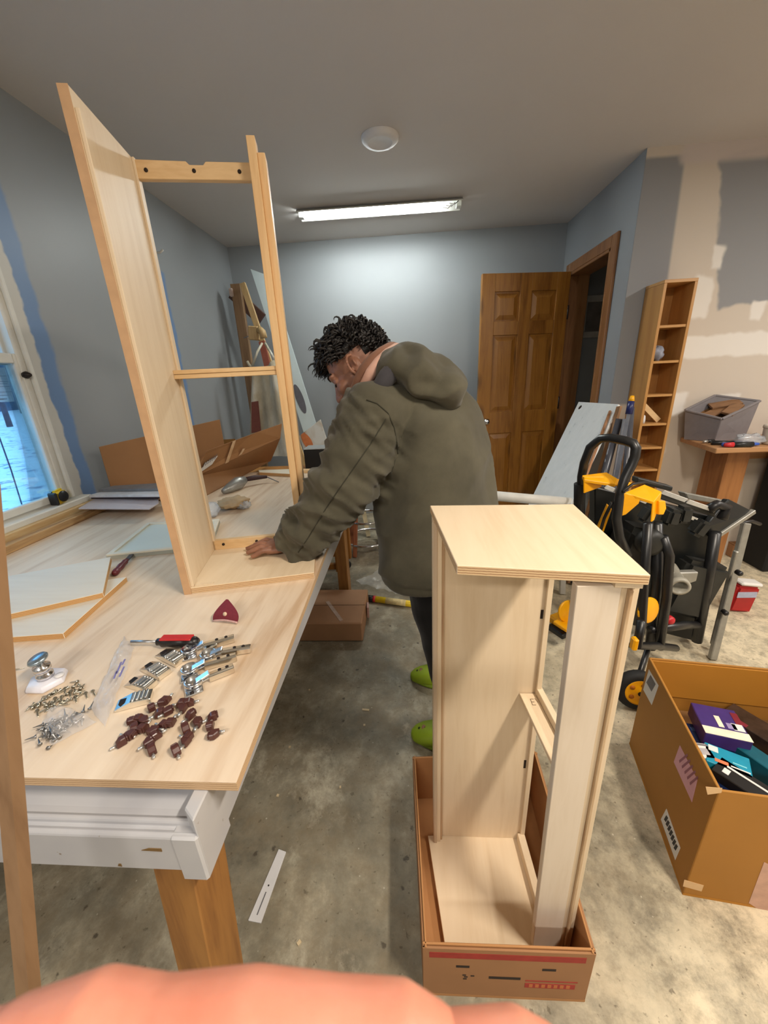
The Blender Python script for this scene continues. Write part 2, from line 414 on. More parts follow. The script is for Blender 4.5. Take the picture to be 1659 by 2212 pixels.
# --- door, its frame and the dark hallway behind it
DOORW = wood('knotty_pine_varnish', srgb(168, 114, 44), srgb(112, 66, 16), 'Z', 8, 0.9, 0.38, knots=0.85)
DOORTRIM = wood('varnished_door_trim', srgb(150, 104, 62), srgb(104, 64, 32), 'Z', 14, 0.8, 0.4)
mb = MB(); tw = .07
mb.bx(RX - .018, RX + .14, DO[0] - .0, DO[0] + .02, 0, DO[2]); mb.bx(RX - .018, RX + .14, DO[1] - .02, DO[1], 0, DO[2]); mb.bx(RX - .018, RX + .14, DO[0], DO[1], DO[2] - .02, DO[2])
mb.bx(RX - .018, RX - .0005, DO[0] - tw, DO[0], 0, DO[2] + tw); mb.bx(RX - .018, RX - .0005, DO[1], DO[1] + tw, 0, DO[2] + tw); mb.bx(RX - .018, RX - .0005, DO[0], DO[1], DO[2], DO[2] + tw)
obj('trim_1', mb, DOORTRIM, kind='structure', bevel=0.003)
HA, HB = Vector((RX - .03, 3.545, 0)), Vector((.588, 3.425, 0))        # hinge edge, free edge
du = (HB - HA).normalized(); dv = Vector((du.y, -du.x, 0));
if dv.y > 0: dv = -dv                                                  # towards the camera
DW = (HB - HA).length; DH = 2.035
door = bpy.data.objects.new('door_1', None); _link(door, None, Matrix.Translation(HA)); door['kind'] = 'structure'
def dP(u, z, t): return HA + du * u + dv * t + Vector((0, 0, z + .01))
def dbox(mb, u0, u1, z0, z1, t0, t1):
    mb.prism([dP(u0, z0, t0), dP(u1, z0, t0), dP(u1, z1, t0), dP(u0, z1, t0)], dv * (t1 - t0)); return mb
ST = .105; MID = .095
cols = ((ST, DW / 2 - MID / 2), (DW / 2 + MID / 2, DW - ST)); rows = ((.22, .82), (1.00, 1.60), (1.70, 1.91))
mb = MB()
dbox(mb, 0, ST, 0, DH, -.017, .017); dbox(mb, DW - ST, DW, 0, DH, -.017, .017); dbox(mb, cols[0][1], cols[1][0], 0, DH, -.017, .017)
for (u0, u1) in cols:
    zz = [0] + [k for r in rows for k in r] + [DH]
    for i in range(0, len(zz), 2): dbox(mb, u0, u1, zz[i], zz[i + 1], -.017, .017)
leaf = obj('door_leaf', mb, DOORW, door, 0.002)
for (u0, u1) in cols:
    for (z0, z1) in rows:
        mb = MB(); dbox(mb, u0 - .004, u1 + .004, z0 - .004, z1 + .004, -.006, .004)
        a = [dP(u0 + .012, z0 + .012, .0045), dP(u1 - .012, z0 + .012, .0045), dP(u1 - .012, z1 - .012, .0045), dP(u0 + .012, z1 - .012, .0045)]
        b = [dP(u0 + .045, z0 + .045, .014), dP(u1 - .045, z0 + .045, .014), dP(u1 - .045, z1 - .045, .014), dP(u0 + .045, z1 - .045, .014)]
        mb._add(a + b, [[0, 1, 5, 4], [1, 2, 6, 5], [2, 3, 7, 6], [3, 0, 4, 7], [4, 5, 6, 7]][:: 1])
        obj('panel', mb, DOORW, leaf, 0.001)
CHROME = plain('polished_chrome', (0.72, 0.72, 0.74, 1), 0.12, 1.0, var=0.03)
mb = MB(); k = dP(DW - .062, .93, .017); mb.lathe(k, [(.024, 0), (.024, .004), (.01, .008), (.01, .032), (.024, .042), (.027, .055), (.018, .066), (.001, .068)], dv, 18)
obj('door_handle', mb, CHROME, door)
mb = MB(); mb.lathe(dP(DW - .058, .82, .0172), [(.014, 0), (.014, .003), (.001, .004)], dv, 14); obj('keyhole', mb, HOLE, door)
for z in (.3, 1.05, 1.75):
    mb = MB(); mb.tube([dP(-.004, z - .05, .016), dP(-.004, z + .05, .016)], .007, 8); obj('hinge', mb, DARKMET, door)
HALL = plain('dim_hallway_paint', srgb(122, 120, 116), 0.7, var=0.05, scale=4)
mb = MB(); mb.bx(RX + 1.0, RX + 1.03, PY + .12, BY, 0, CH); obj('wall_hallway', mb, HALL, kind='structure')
PICF = plain('pale_picture_frame', srgb(186, 184, 178), 0.5); PICI = plain('grey_print', srgb(116, 110, 104), 0.6, var=0.25, scale=10)
pa, pb = ay(1256, 640, BY), ay(1312, 728, BY)
mb = MB(); y0, y1, z0, z1 = pa.x, pb.x + .10, min(pa.z, pb.z), max(pa.z, pb.z)
pic = thing('framed_picture', 'small framed picture on the dim hallway wall seen through the doorway', 'picture', ((y0 + y1) / 2, BY - .012, z0))
w = .05
for a in ((y0, y1, z0, z0 + w), (y0, y1, z1 - w, z1), (y0, y0 + w, z0 + w, z1 - w), (y1 - w, y1, z0 + w, z1 - w)): mb.bx(a[0], a[1], BY - .025, BY - .0005, a[2], a[3])
obj('picture_frame', mb, PICF, pic, 0.003)
mb = MB(); mb.bx(y0 + w, y1 - w, BY - .012, BY - .004, z0 + w, z1 - w); obj('print', mb, PICI, pic)

# --- ceiling fittings
TUBE = Nd('glowing_fluorescent_tube'); e = TUBE.n('ShaderNodeEmission'); e.inputs[0].default_value = (0.94, 1.0, 0.97, 1); e.inputs[1].default_value = 85.0
TUBE.l(e.outputs[0], TUBE.out.inputs[0]); TUBE = TUBE.m
WARMT = Nd('glowing_warm_tube'); e = WARMT.n('ShaderNodeEmission'); e.inputs[0].default_value = (1.0, 0.84, 0.64, 1); e.inputs[1].default_value = 6.0
WARMT.l(e.outputs[0], WARMT.out.inputs[0]); WARMT = WARMT.m
ENAM = plain('white_enamel', srgb(226, 228, 222), 0.35, var=0.03)
def strip_light(label, c, L, along, tube_mat, wires=False):
    c = Vector(c); a = Vector(along).normalized(); b = Vector((-a.y, a.x, 0))
    t = thing('ceiling_light', label, 'ceiling light', (c.x, c.y, CH))
    mb = MB()                                                           # shallow tray with flared sides
    pr = [(-.085, -.022), (-.085, -.028), (-.045, -.004), (.045, -.004), (.085, -.028), (.085, -.022), (.045, -.0005), (-.045, -.0005)]
    pts = [c + b * u + a * (-L / 2) + Vector((0, 0, v)) for u, v in pr]
    mb.prism(pts, a * L); obj('light_tray', mb, ENAM, t)
    for s in (-1, 1):
        mb = MB(); mb.box(c + a * s * (L / 2 - .02) + Vector((0, 0, -.022)), (.05, .035, .034), Matrix((b, a, Vector((0, 0, 1)))).transposed()); obj('lamp_holder', mb, ENAM, t, 0.003)
    for s in (-1, 1):
        mb = MB(); e1 = c + b * s * .028 + a * (-L / 2 + .04 if True else 0) + Vector((0, 0, -.026)); e2 = c + b * s * .028 + a * (L / 2 - (.14 if wires else .04)) + Vector((0, 0, -.026))
        mb.tube([e1, e2], .013, 12); obj('tube', mb, tube_mat, t)
    if wires:
        for k in range(3):
            mb = MB(); p0 = c + a * (L / 2 - .12 + k * .02) + b * (.06 - k * .03) + Vector((0, 0, -.012))
            mb.tube([p0, p0 + a * .03 + b * -.04 + Vector((0, 0, -.02)), p0 + a * .05 + b * -.07 + Vector((0, 0, -.012))], .003, 6); obj('wire', mb, DARKMET, t)
    return t
strip_light('bare white fluorescent ceiling light, loose wires at its end, near the back wall', (-0.165, 3.18, CH), 1.12, (1, 0.012, 0), TUBE, True)
strip_light('warm strip light on the ceiling just behind the photographer', (0.95, -0.1, CH), 0.62, (0, 1, 0), WARMT)
strip_light('warm strip light on the ceiling near the end wall', (-0.55, -1.5, CH), 1.15, (1, 0, 0), WARMT)
strip_light('warm strip light on the ceiling over the right side of the room', (2.6, 0.9, CH), 1.15, (0, 1, 0), WARMT)
PLW = plain('white_plastic', srgb(225, 224, 226), 0.45, var=0.03)
t = thing('smoke_alarm', 'round white smoke alarm alone on the grey ceiling', 'smoke alarm', (-.105, 2.37, CH))
mb = MB(); mb.lathe((-.105, 2.37, CH), [(.092, -.0005), (.09, -.012), (.078, -.022), (.06, -.024)], n=36, cap=False); obj('rim', mb, PLW, t)
mb = MB(); mb.lathe((-.105, 2.37, CH), [(.062, -.0235), (.045, -.017), (.001, -.014)], n=36, cap=False); obj('dish', mb, PLW, t)

# --- the snowy yard outside
SNOW = Nd('trodden_snow'); p = SNOW.pos(True); a = SNOW.noise(SNOW.mapv(p, (1, 1, 1)), 1.8, 5, 0.6); b = SNOW.noise(p, 6.0, 3)
col = SNOW.ramp(SNOW.math('ADD', SNOW.math('MULTIPLY', a, .6), SNOW.math('MULTIPLY', b, .4)), [(0.40, (0.16, 0.20, 0.28, 1)), (0.455, (0.56, 0.58, 0.60, 1))])
SNOW = SNOW.bsdf(col, 0.8, 0, SNOW.bump(a, 0.8, 0.2))
mb = MB()
mb.bx(-120, LX - .3, -60, 150, -0.75, -0.55); obj('ground_outside', mb, SNOW, kind='structure')
BARK = plain('dark_winter_bark', srgb(64, 70, 84), 0.9, var=0.3, scale=6)
rnd = random.Random(5)
def bare_tree(x, y, h, label, seed):
    r = random.Random(seed); t = thing('bare_tree', label, 'tree', (x, y, -.55), group='bare trees beyond the snowy yard')
    mb = MB(); mb.tube([(x, y, -.55), (x + .05, y, h * .3), (x + .1, y + .1, h)], [.07 + h * .012, .05 + h * .008, .03], 8); obj('trunk', mb, BARK, t)
    for _ in range(8):
        mb = MB()
        z = h * r.uniform(.2, .9); a = r.uniform(0, 6.28); L = h * r.uniform(.25, .45); q = Vector((x + .06, y + .03, z)); e = q + Vector((cos(a) * L, sin(a) * L, L * r.uniform(.2, .9)))
        m = (q + e) / 2 + Vector((0, 0, .1 * L)); mb.tube([q, m, e], [.04, .03, .012], 6)
        for _k in range(3): f = m.lerp(e, r.random()); mb.tube([f, f + Vector((r.uniform(-1, 1), r.uniform(-1, 1), r.uniform(.1, .8))) * L * .35], [.03, .006], 5)
        obj('branch', mb, BARK, t)
for i, (px, py, h, lab) in enumerate(((22, 922, 7, 'nearest bare tree in the snowy yard, seen through the lower window sash'), (-70, 900, 9, 'bare tree farther back in the snowy yard, hidden by the window edge'), (48, 893, 5, 'smallest bare tree at the far side of the snowy yard'))):
    g = az(px, py, -.55); bare_tree(g.x, g.y, h, lab, 20 + i)
HEDGE = plain('dark_far_woods', srgb(70, 90, 110), 0.95, var=0.5, scale=0.9)
mb = MB(); mb.grid(lambda u, v: Vector((-46 + 2.5 * noise.noise(Vector((u * 30, v * 3, 1))), -20 + u * 120, -.6 + v * (17 + 4 * noise.noise(Vector((u * 40, 3, 0)))))), 160, 6)
tag(obj('far_woods', mb, HEDGE, kind='stuff'), 'dark bluish line of winter woods behind the yard', 'woods')
# ================================================================== workbench made of an old white door, with a plywood sheet on it
TZ = 0.82
OLDW = plain('chipped_white_paint', srgb(214, 214, 216), 0.4, var=0.09, scale=9, bump=0.08)
def chipped():
    d = Nd('chipped_white_bench_paint'); p = d.pos(True); n = d.noise(p, 38, 5, 0.65); m = d.noise(p, 6, 3)
    col = d.ramp(m, [(0.3, srgb(172, 173, 180)), (0.7, srgb(190, 190, 192))])
    col = d.mix(d.ramp(n, [(0.68, (0, 0, 0, 1)), (0.71, (1, 1, 1, 1))]), col, srgb(120, 96, 70))
    return d.bsdf(col, 0.38, 0, d.bump(n, 0.1, 0.002))
CHIP = chipped()
LEGW = wood('golden_pine_post', srgb(172, 122, 62), srgb(118, 74, 34), 'Z', 10, 0.9)
R2 = Vector((-.253, .369, 0)); R1 = Vector((-.316, 2.28, 0))             # right edge of the sheet
L2 = Vector((-1.44, .369, 0)); L1 = Vector((-1.44, 2.28, 0))
bench = thing('workbench', 'white paint-chipped workbench on pine posts carrying the plywood sheet', 'workbench', (-.85, 1.3, 0))
mb = MB()
mb.prism([(-1.43, .42, .775), (-.305, .42, .775), (-.37, 2.25, .775), (-1.43, 2.25, .775)], (0, 0, .026)); obj('bench_top', mb, CHIP, bench)
mb = MB(); pr = [(.43, .803), (.381, .803), (.379, .795), (.41, .793), (.41, .784), (.385, .779), (.362, .773), (.352, .772), (.350, .776), (.346, .777), (.343, .775), (.342, .768), (.337, .767), (.335, .771), (.331, .771), (.3275, .767), (.327, .70), (.345, .70), (.43, .76)]
mb.prism([(-1.43, y, z) for y, z in pr], (1.13, 0, 0)); obj('end_rail', mb, CHIP, bench, 0.0015)
mb = MB(); mb.bx(-.338, -.299, .326, .40, .68, .7705); obj('corner_block', mb, CHIP, bench, 0.003)
mb = MB(); mb.prism([(-.2985, .329, .697), (-.306, 2.25, .697), (-.33, 2.25, .697), (-.32, .345, .697)], (0, 0, .1055)); obj('side_rail', mb, CHIP, bench, 0.002)
mb = MB(); mb.prism([(-1.43, .345, .70), (-1.43, 2.25, .70), (-1.41, 2.25, .70), (-1.41, .345, .70)], (0, 0, .1)); obj('side_rail', mb, CHIP, bench, 0.002)
SCAR = plain('bare_wood_scar', srgb(120, 92, 50), .8)
for (x0, x1, z) in ((-.385, -.355, .742), (-.43, -.424, .705)):
    mb = MB(); mb.prism([(x0, .3265, z), (x1, .3265, z - .001), (x1, .3265, z + .005), (x0 + (x1 - x0) * .4, .3265, z + .005)], (0, .002, 0)); obj('paint_chip', mb, SCAR, bench)
for (x0, y0, x1, y1) in ((-.400, .348, -.44, .32), (-.46, 2.1, -.46, 2.1), (-1.38, .40, -1.38, .40), (-1.38, 2.1, -1.38, 2.1)):
    mb = MB(); w, dd = .062, .09
    top = [(x0, y0, .70), (x0 + w, y0, .70), (x0 + w, y0 + dd, .70), (x0, y0 + dd, .70)]
    mb.prism(top, Vector((x1 - x0, (y1 - y0), -.70))); obj('leg', mb, LEGW, bench, 0.002)
PLYTOP = wood('pinkish_plywood_sheet', srgb(234, 216, 192), srgb(200, 170, 138), 'Y', 9, 0.85, 0.5, streak=46)
mb = MB(); mb.prism([L2 + Vector((0, 0, .804)), R2 + Vector((0, 0, .804)), R1 + Vector((0, 0, .804)), L1 + Vector((0, 0, .804))], (0, 0, .016), side_slot=1)
tag(obj('plywood_sheet', mb, [PLYTOP, ply_edge('sheet_edge', srgb(214, 184, 146), srgb(176, 138, 102), 4)]), 'large pale plywood sheet lying on the white workbench', 'plywood sheet')
ST1 = ay(60, 2090, .215); ST2 = ay(20, 1640, .270); sd = (ST2 - ST1).normalized()
f0 = ST1 - sd * (ST1.z / sd.z); f1 = ST1 + sd * ((1.27 - ST1.z) / sd.z)
mb = MB(); mb.bar(f0 + Vector((0, 0, .01)), f1, .016, .014, (0, 1, 0))
tag(obj('wooden_strip', mb, wood('brown_wooden_strip', srgb(150, 118, 86), srgb(116, 86, 58), 'Z', 12)), 'long wooden strip leaning against the near end of the workbench', 'strip')

# ================================================================== the two birch cabinets
def handw(p, q, r=.0012): return [p, q]
def holes(parent, pts, axis, r=.0045):
    for p in pts:
        mb = MB(); mb.lathe(Vector(p), [(r, -.001), (r, .0008)], axis, 12); obj('screw_hole', mb, HOLE, parent)

# --- tall one, on the bench
wd = Vector((-.2016, .9795, 0)); fd = Vector((wd.y, -wd.x, 0)); zv = Vector((0, 0, 1))
A = Vector((-.609, .866, TZ + .0005)); WL = .263; CHT = 1.044
t = thing('open_cabinet', 'tall unfinished birch cabinet frame standing on the workbench', 'cabinet', A + wd * .15 + fd * .15)
def T(u, v, z): return A + fd * u + wd * v + zv * z                     # u along the frame, v along the wide panel
def tb(mb, u0, u1, v0, v1, z0, z1, es=None): mb.prism([T(u0, v0, z0), T(u1, v0, z0), T(u1, v1, z0), T(u0, v1, z0)], zv * (z1 - z0), es); return mb
mb = tb(MB(), 0, .018, 0, WL, 0, CHT, 0); side = obj('side_panel', mb, [BIRCH, BIRCH_EDGE], t, 0.001)
mb = tb(MB(), .018, .026, .004, .036, .018, CHT - .03); obj('batten', mb, BIRCH, side, 0.001)
mb = tb(MB(), .018, .024, WL - .022, WL, .018, CHT); obj('batten', mb, BIRCH, side, 0.001)
mb = MB(); tb(mb, -.0004, .0184, -.0012, -.0002, 0, CHT); obj('front_edge', mb, plain('warm_ply_edge', srgb(200, 160, 120), 0.6, var=0.1, scale=20), side)
BW = .345
mb = MB(); mb.prism([T(.018, 0, 0), T(BW, .012, 0), T(BW - .0, WL, 0), T(.018, WL, 0)], zv * .018, 1); obj('bottom_panel', mb, [BIRCH_Y, BIRCH_EDGE], t, 0.001)
mb = tb(MB(), .028, .075, .006, .016, .018, .021); obj('bottom_lip', mb, BIRCH, t)
FU = .304
mb = MB(); nz = .034                                                     # top rail with a shallow notch
z1 = CHT; z0 = CHT - .042
prof = [(.018, z0), (FU - .012, z0), (FU - .012, z1 - .006), (.185, z1 - .006), (.178, z1 - .013), (.146, z1 - .013), (.139, z1 - .006), (.018, z1 - .004)]
mb.prism([T(u, WL - .02, z) for u, z in prof], wd * .018); tr = obj('top_rail', mb, PINE_X, t, 0.001)
holes(tr, [T(u, WL - .0205, CHT - .025) for u in (.045, .155, .262)], wd)
mb = tb(MB(), .018, FU - .004, WL - .05, WL - .004, .545, .556); tb(mb, .018, FU - .004, WL - .05, WL - .004, .557, .568); obj('middle_rail', mb, PINE_X, t, 0.001)
mb = tb(MB(), .018, FU - .004, WL - .022, WL - .004, .018, .05); br = obj('bottom_rail', mb, PINE_X, t, 0.001)
holes(br, [T(u, WL - .0225, .036) for u in (.05, .155)], wd)
mb = tb(MB(), .155, .20, WL - .0232, WL - .0222, .0195, .0225); obj('slot', mb, HOLE, br)
mb = tb(MB(), FU - .012, FU + .008, WL - .058, WL - .014, .018, CHT + .03); s1 = obj('stile', mb, PINE, t, 0.001)
mb = tb(MB(), FU + .008, FU + .026, WL - .044, WL, .018, CHT + .004); obj('stile', mb, PINE, t, 0.001)
NAIL = plain('small_dark_nail_mark', srgb(70, 50, 36), 0.7)
for z in (.88, .84, .70, .615, .585, .50, .42, .33, .2, .12):
    mb = MB(); mb.lathe(T(FU - .0122, WL - .036 + .008 * sin(z * 40), z), [(.003, -.0008), (.003, .0004)], fd, 8); obj('nail_mark', mb, NAIL, s1)

# --- shorter one, standing in a shallow carton on the floor
ZT = 1.08; FZ = .012
t = thing('display_cabinet', 'unfinished birch cabinet with overhanging top standing in a shallow carton', 'cabinet', (.18, .66, FZ))
tq = [az(929, 1092, ZT), az(1239, 1089, ZT), az(1406, 1242, ZT), az(987, 1221, ZT)]
mb = MB(); mb.prism([p - zv * .016 for p in tq], zv * .016, 1); tp = obj('top_panel', mb, [BIRCH_Y, BIRCH_EDGE], t, 0.001)
cen = sum((p for p in tq), Vector()) / 4
mb = MB(); mb.prism([cen + (p - cen) * .97 - zv * .024 for p in tq[1:3]] + [cen + (tq[2] - cen) * .97 + Vector((-.035, .004, -.024)), cen + (tq[1] - cen) * .97 + Vector((-.035, 0, -.024))], zv * .0078); obj('batten', mb, BIRCH_Y, tp)
mb = MB(); a, b = tq[3].lerp(tq[2], .03), tq[3].lerp(tq[2], .93); mb.prism([a + Vector((0, .012, -.022)), b + Vector((0, .012, -.022)), b + Vector((0, .03, -.022)), a + Vector((0, .03, -.022))], zv * .0058); obj('batten', mb, BIRCH, tp)
# wide panel at the back
WX0, WX1, WY = .046, .312, .776
mb = MB(); mb.bx(WX0, WX1, WY, WY + .016, FZ + .018, ZT - .017); wp = obj('side_panel', mb, [BIRCH], t, 0.001)
mb = MB(); mb.bx(WX0, WX0 + .020, WY - .016, WY - .0003, FZ + .018, ZT - .025); obj('batten', mb, BIRCH, wp, 0.001)
mb = MB(); mb.bx(WX0 + .001, WX0 + .010, WY - .020, WY - .0163, FZ + .018, ZT - .025); obj('batten', mb, wood('greyed_birch_strip', srgb(205, 184, 158), srgb(178, 154, 128), 'Z', 14), wp, 0.001)
mb = MB(); mb.bx(WX0 + .012, WX0 + .026, WY - .0105, WY - .0003, FZ + .018, ZT - .025); obj('batten', mb, wood('dark_line_strip', srgb(196, 166, 132), srgb(160, 126, 94), 'Z', 20), wp, 0.001)
mb = MB(); mb.bx(WX1 - .012, WX1, WY - .010, WY - .0003, FZ + .018, ZT - .025); obj('batten', mb, BIRCH, wp, 0.001)
for (z0, z1, xx) in ((.803, .827, .2965), (.322, .352, .2945)):
    mb = MB(); mb.bx(xx - .003, xx + .003, WY - .0006, WY + .001, z0, z1); obj('slot', mb, HOLE, wp)
bq = [Vector((.030, .776, FZ)), Vector((.060, .534, FZ)), Vector((.330, .534, FZ)), Vector((.318, .790, FZ))]
mb = MB(); mb.prism(bq, zv * .018, 1); obj('bottom_panel', mb, [BIRCH_Y, BIRCH_EDGE], t, 0.001)
mb = MB(); mb.prism([(.292, .770, FZ + .018), (.300, .56, FZ + .018), (.318, .56, FZ + .018), (.312, .770, FZ + .018)], zv * .034); obj('bottom_rail', mb, BIRCH, t, 0.001)
# near stile: wide face plus layered strips on its right
SY0, SY1 = .500, .540
def lean(x, z): return x + (.27 - .236) * (1 - (z - .03) / 1.03) * .9
def post(x0, x1, y0, y1, z0, z1, mat, name='stile', par=None):
    mb = MB(); b = [Vector((x + .036 * (1 - z0 / 1.06), y + .046 * (1 - z0 / 1.06), z0)) for x, y in ((x0, y0), (x1, y0), (x1, y1), (x0, y1))]
    tt = [Vector((x + .036 * (1 - z1 / 1.06), y + .046 * (1 - z1 / 1.06), z1)) for x, y in ((x0, y0), (x1, y0), (x1, y1), (x0, y1))]
    mb._add(b + tt, [[3, 2, 1, 0], [4, 5, 6, 7], [0, 1, 5, 4], [1, 2, 6, 5], [2, 3, 7, 6], [3, 0, 4, 7]]); return obj(name, mb, mat, par or t, 0.001)
PALE = wood('pale_grey_birch_post', srgb(232, 218, 200), srgb(214, 196, 172), 'Z', 8, 0.7)
sp = post(.234, .296, .495, .512, FZ + .018, ZT - .025, PALE)
post(.2965, .306, .498, .53, FZ + .018, ZT - .025, BIRCH, 'batten', sp)
post(.3062, .312, .4925, .53, FZ + .018, ZT - .032, wood('layered_birch_strip', srgb(214, 188, 152), srgb(166, 130, 94), 'Z', 30), 'batten', sp)
post(.3122, .322, .497, .525, FZ + .018, ZT - .020, BIRCH, 'batten', sp)
# middle rail: flat slat and its upright lip
z = .585
q = [ap(1118, 1497, (0, 0, z), (0, 0, 1)), ap(1164, 1491, (0, 0, z), (0, 0, 1))]
mb = MB(); mb.prism([(.262, .774, z - .010), (.300, .774, z - .010), (.322, .525, z - .010), (.284, .525, z - .010)], zv * .010); obj('middle_rail', mb, BIRCH_Y, t, 0.001)
mb = MB(); mb.prism([(.3005, .774, z - .010), (.315, .774, z - .010), (.337, .525, z - .010), (.3225, .525, z - .010)], zv * .03); ml = obj('middle_rail_lip', mb, BIRCH_Y, t, 0.001)
PENCIL = plain('pencil_mark', srgb(120, 96, 72), 0.8)
for (x, y, dx, dy) in ((.283, .755, .008, 0), (.283, .755, 0, -.018), (.283, .746, .007, 0), (.283, .737, .008, 0), (.294, .757, .004, -.012)):
    mb = MB(); mb.bar((x, y, z + .0004), (x + dx, y + dy, z + .0004), .0012, .0006); obj('pencil_mark', mb, PENCIL, ml)

# --- shallow carton under it
CARD = plain('brown_cardboard', srgb(158, 114, 76), 0.75, var=0.09, scale=5, bump=0.05)
CARDIN = plain('inner_cardboard', srgb(178, 128, 80), 0.8, var=0.07, scale=5)
CRED = plain('red_print_on_card', srgb(158, 50, 40), 0.7, var=0.12, scale=40)
t = thing('shallow_carton', 'shallow fruit carton with a red printed band, under the short cabinet', 'carton', (.19, .68, 0))
BX = [Vector((.004, .466, 0)), Vector((.366, .470, 0)), Vector((.385, .93, 0)), Vector((-.012, .905, 0))]; ZR = .192
mb = MB(); mb.prism(BX, zv * .008); obj('carton_base', mb, CARDIN, t)
bc = sum(BX, Vector()) / 4
for i in range(4):
    a, b = BX[i], BX[(i + 1) % 4]; ia, ib = a + (bc - a).normalized() * .006, b + (bc - b).normalized() * .006
    n = Vector((-(b - a).y, (b - a).x, 0)).normalized()
    if n.dot(bc - a) < 0: n = -n
    mb = MB(); mb.prism([a + zv * .008, b + zv * .008, b + n * .0045 + zv * .008, a + n * .0045 + zv * .008], zv * (ZR - .008)); w_ = obj('carton_side', mb, CARD, t, 0.001)
    mb = MB(); mb.prism([a + n * .005 + zv * .008, b + n * .005 + zv * .008, b + n * .009 + zv * .008, a + n * .009 + zv * .008], zv * (ZR - .004)); obj('inner_flap', mb, CARDIN, w_, 0.001)
    if i == 0:
        e = (b - a).normalized()
        def pr(u0, u1, z0, z1, mat, nm, k=.0006):
            mb = MB(); L = (b - a).length; p = [a + e * (u0 * L) + zv * z0, a + e * (u1 * L) + zv * z0, a + e * (u1 * L) + zv * z1, a + e * (u0 * L) + zv * z1]
            mb.prism([x - n * k for x in p], n * k * .8); obj(nm, mb, mat, w_)
        pr(.04, .95, .158, .178, CRED, 'red_band')
        pr(.20, .28, .122, .130, HOLE, 'hand_slot'); pr(.71, .79, .122, .130, HOLE, 'hand_slot')
        pr(.40, .59, .082, .091, HOLE, 'hand_slot')
        pr(.62, .93, .078, .082, CRED, 'red_print'); pr(.62, .92, .052, .070, CRED, 'red_print')
        INK = plain('faded_orange_print', srgb(190, 110, 60), 0.7)
        for k in range(7): pr(.645 + k * .037, .667 + k * .037, .055, .067, INK, 'print', .0009)
        for k, (u, zz) in enumerate(((.24, .09), (.25, .083), (.29, .088), (.245, .075))): pr(u, u + .022, zz, zz + .004, HOLE, 'print')

# ================================================================== big carton of packages at the right
OCHRE = plain('ochre_cardboard', srgb(166, 114, 42), 0.7, var=0.06, scale=4, bump=0.04)
OCHREIN = plain('ochre_cardboard_inside', srgb(180, 122, 36), 0.75, var=0.06, scale=4)
GZ = .40
GB = [Vector((.705, .672, 0)), Vector((1.16, .615, 0)), Vector((1.24, 1.06, 0)), Vector((.803, 1.125, 0))]
t = thing('open_carton', 'big open ochre carton full of packages on the floor at the right', 'carton', (.97, .87, 0))
mb = MB(); mb.prism(GB, zv * .008); obj('carton_base', mb, OCHREIN, t)
gc = sum(GB, Vector()) / 4
PAPER = plain('white_label_paper', srgb(222, 220, 216), 0.6, var=0.03); PINKP = plain('pink_label', srgb(214, 160, 172), 0.6, var=0.05)
GREYPR = plain('grey_print', srgb(110, 108, 112), 0.7); TAPE = plain('clear_tape', srgb(214, 176, 128), 0.15, var=0.05, spec=0.8)
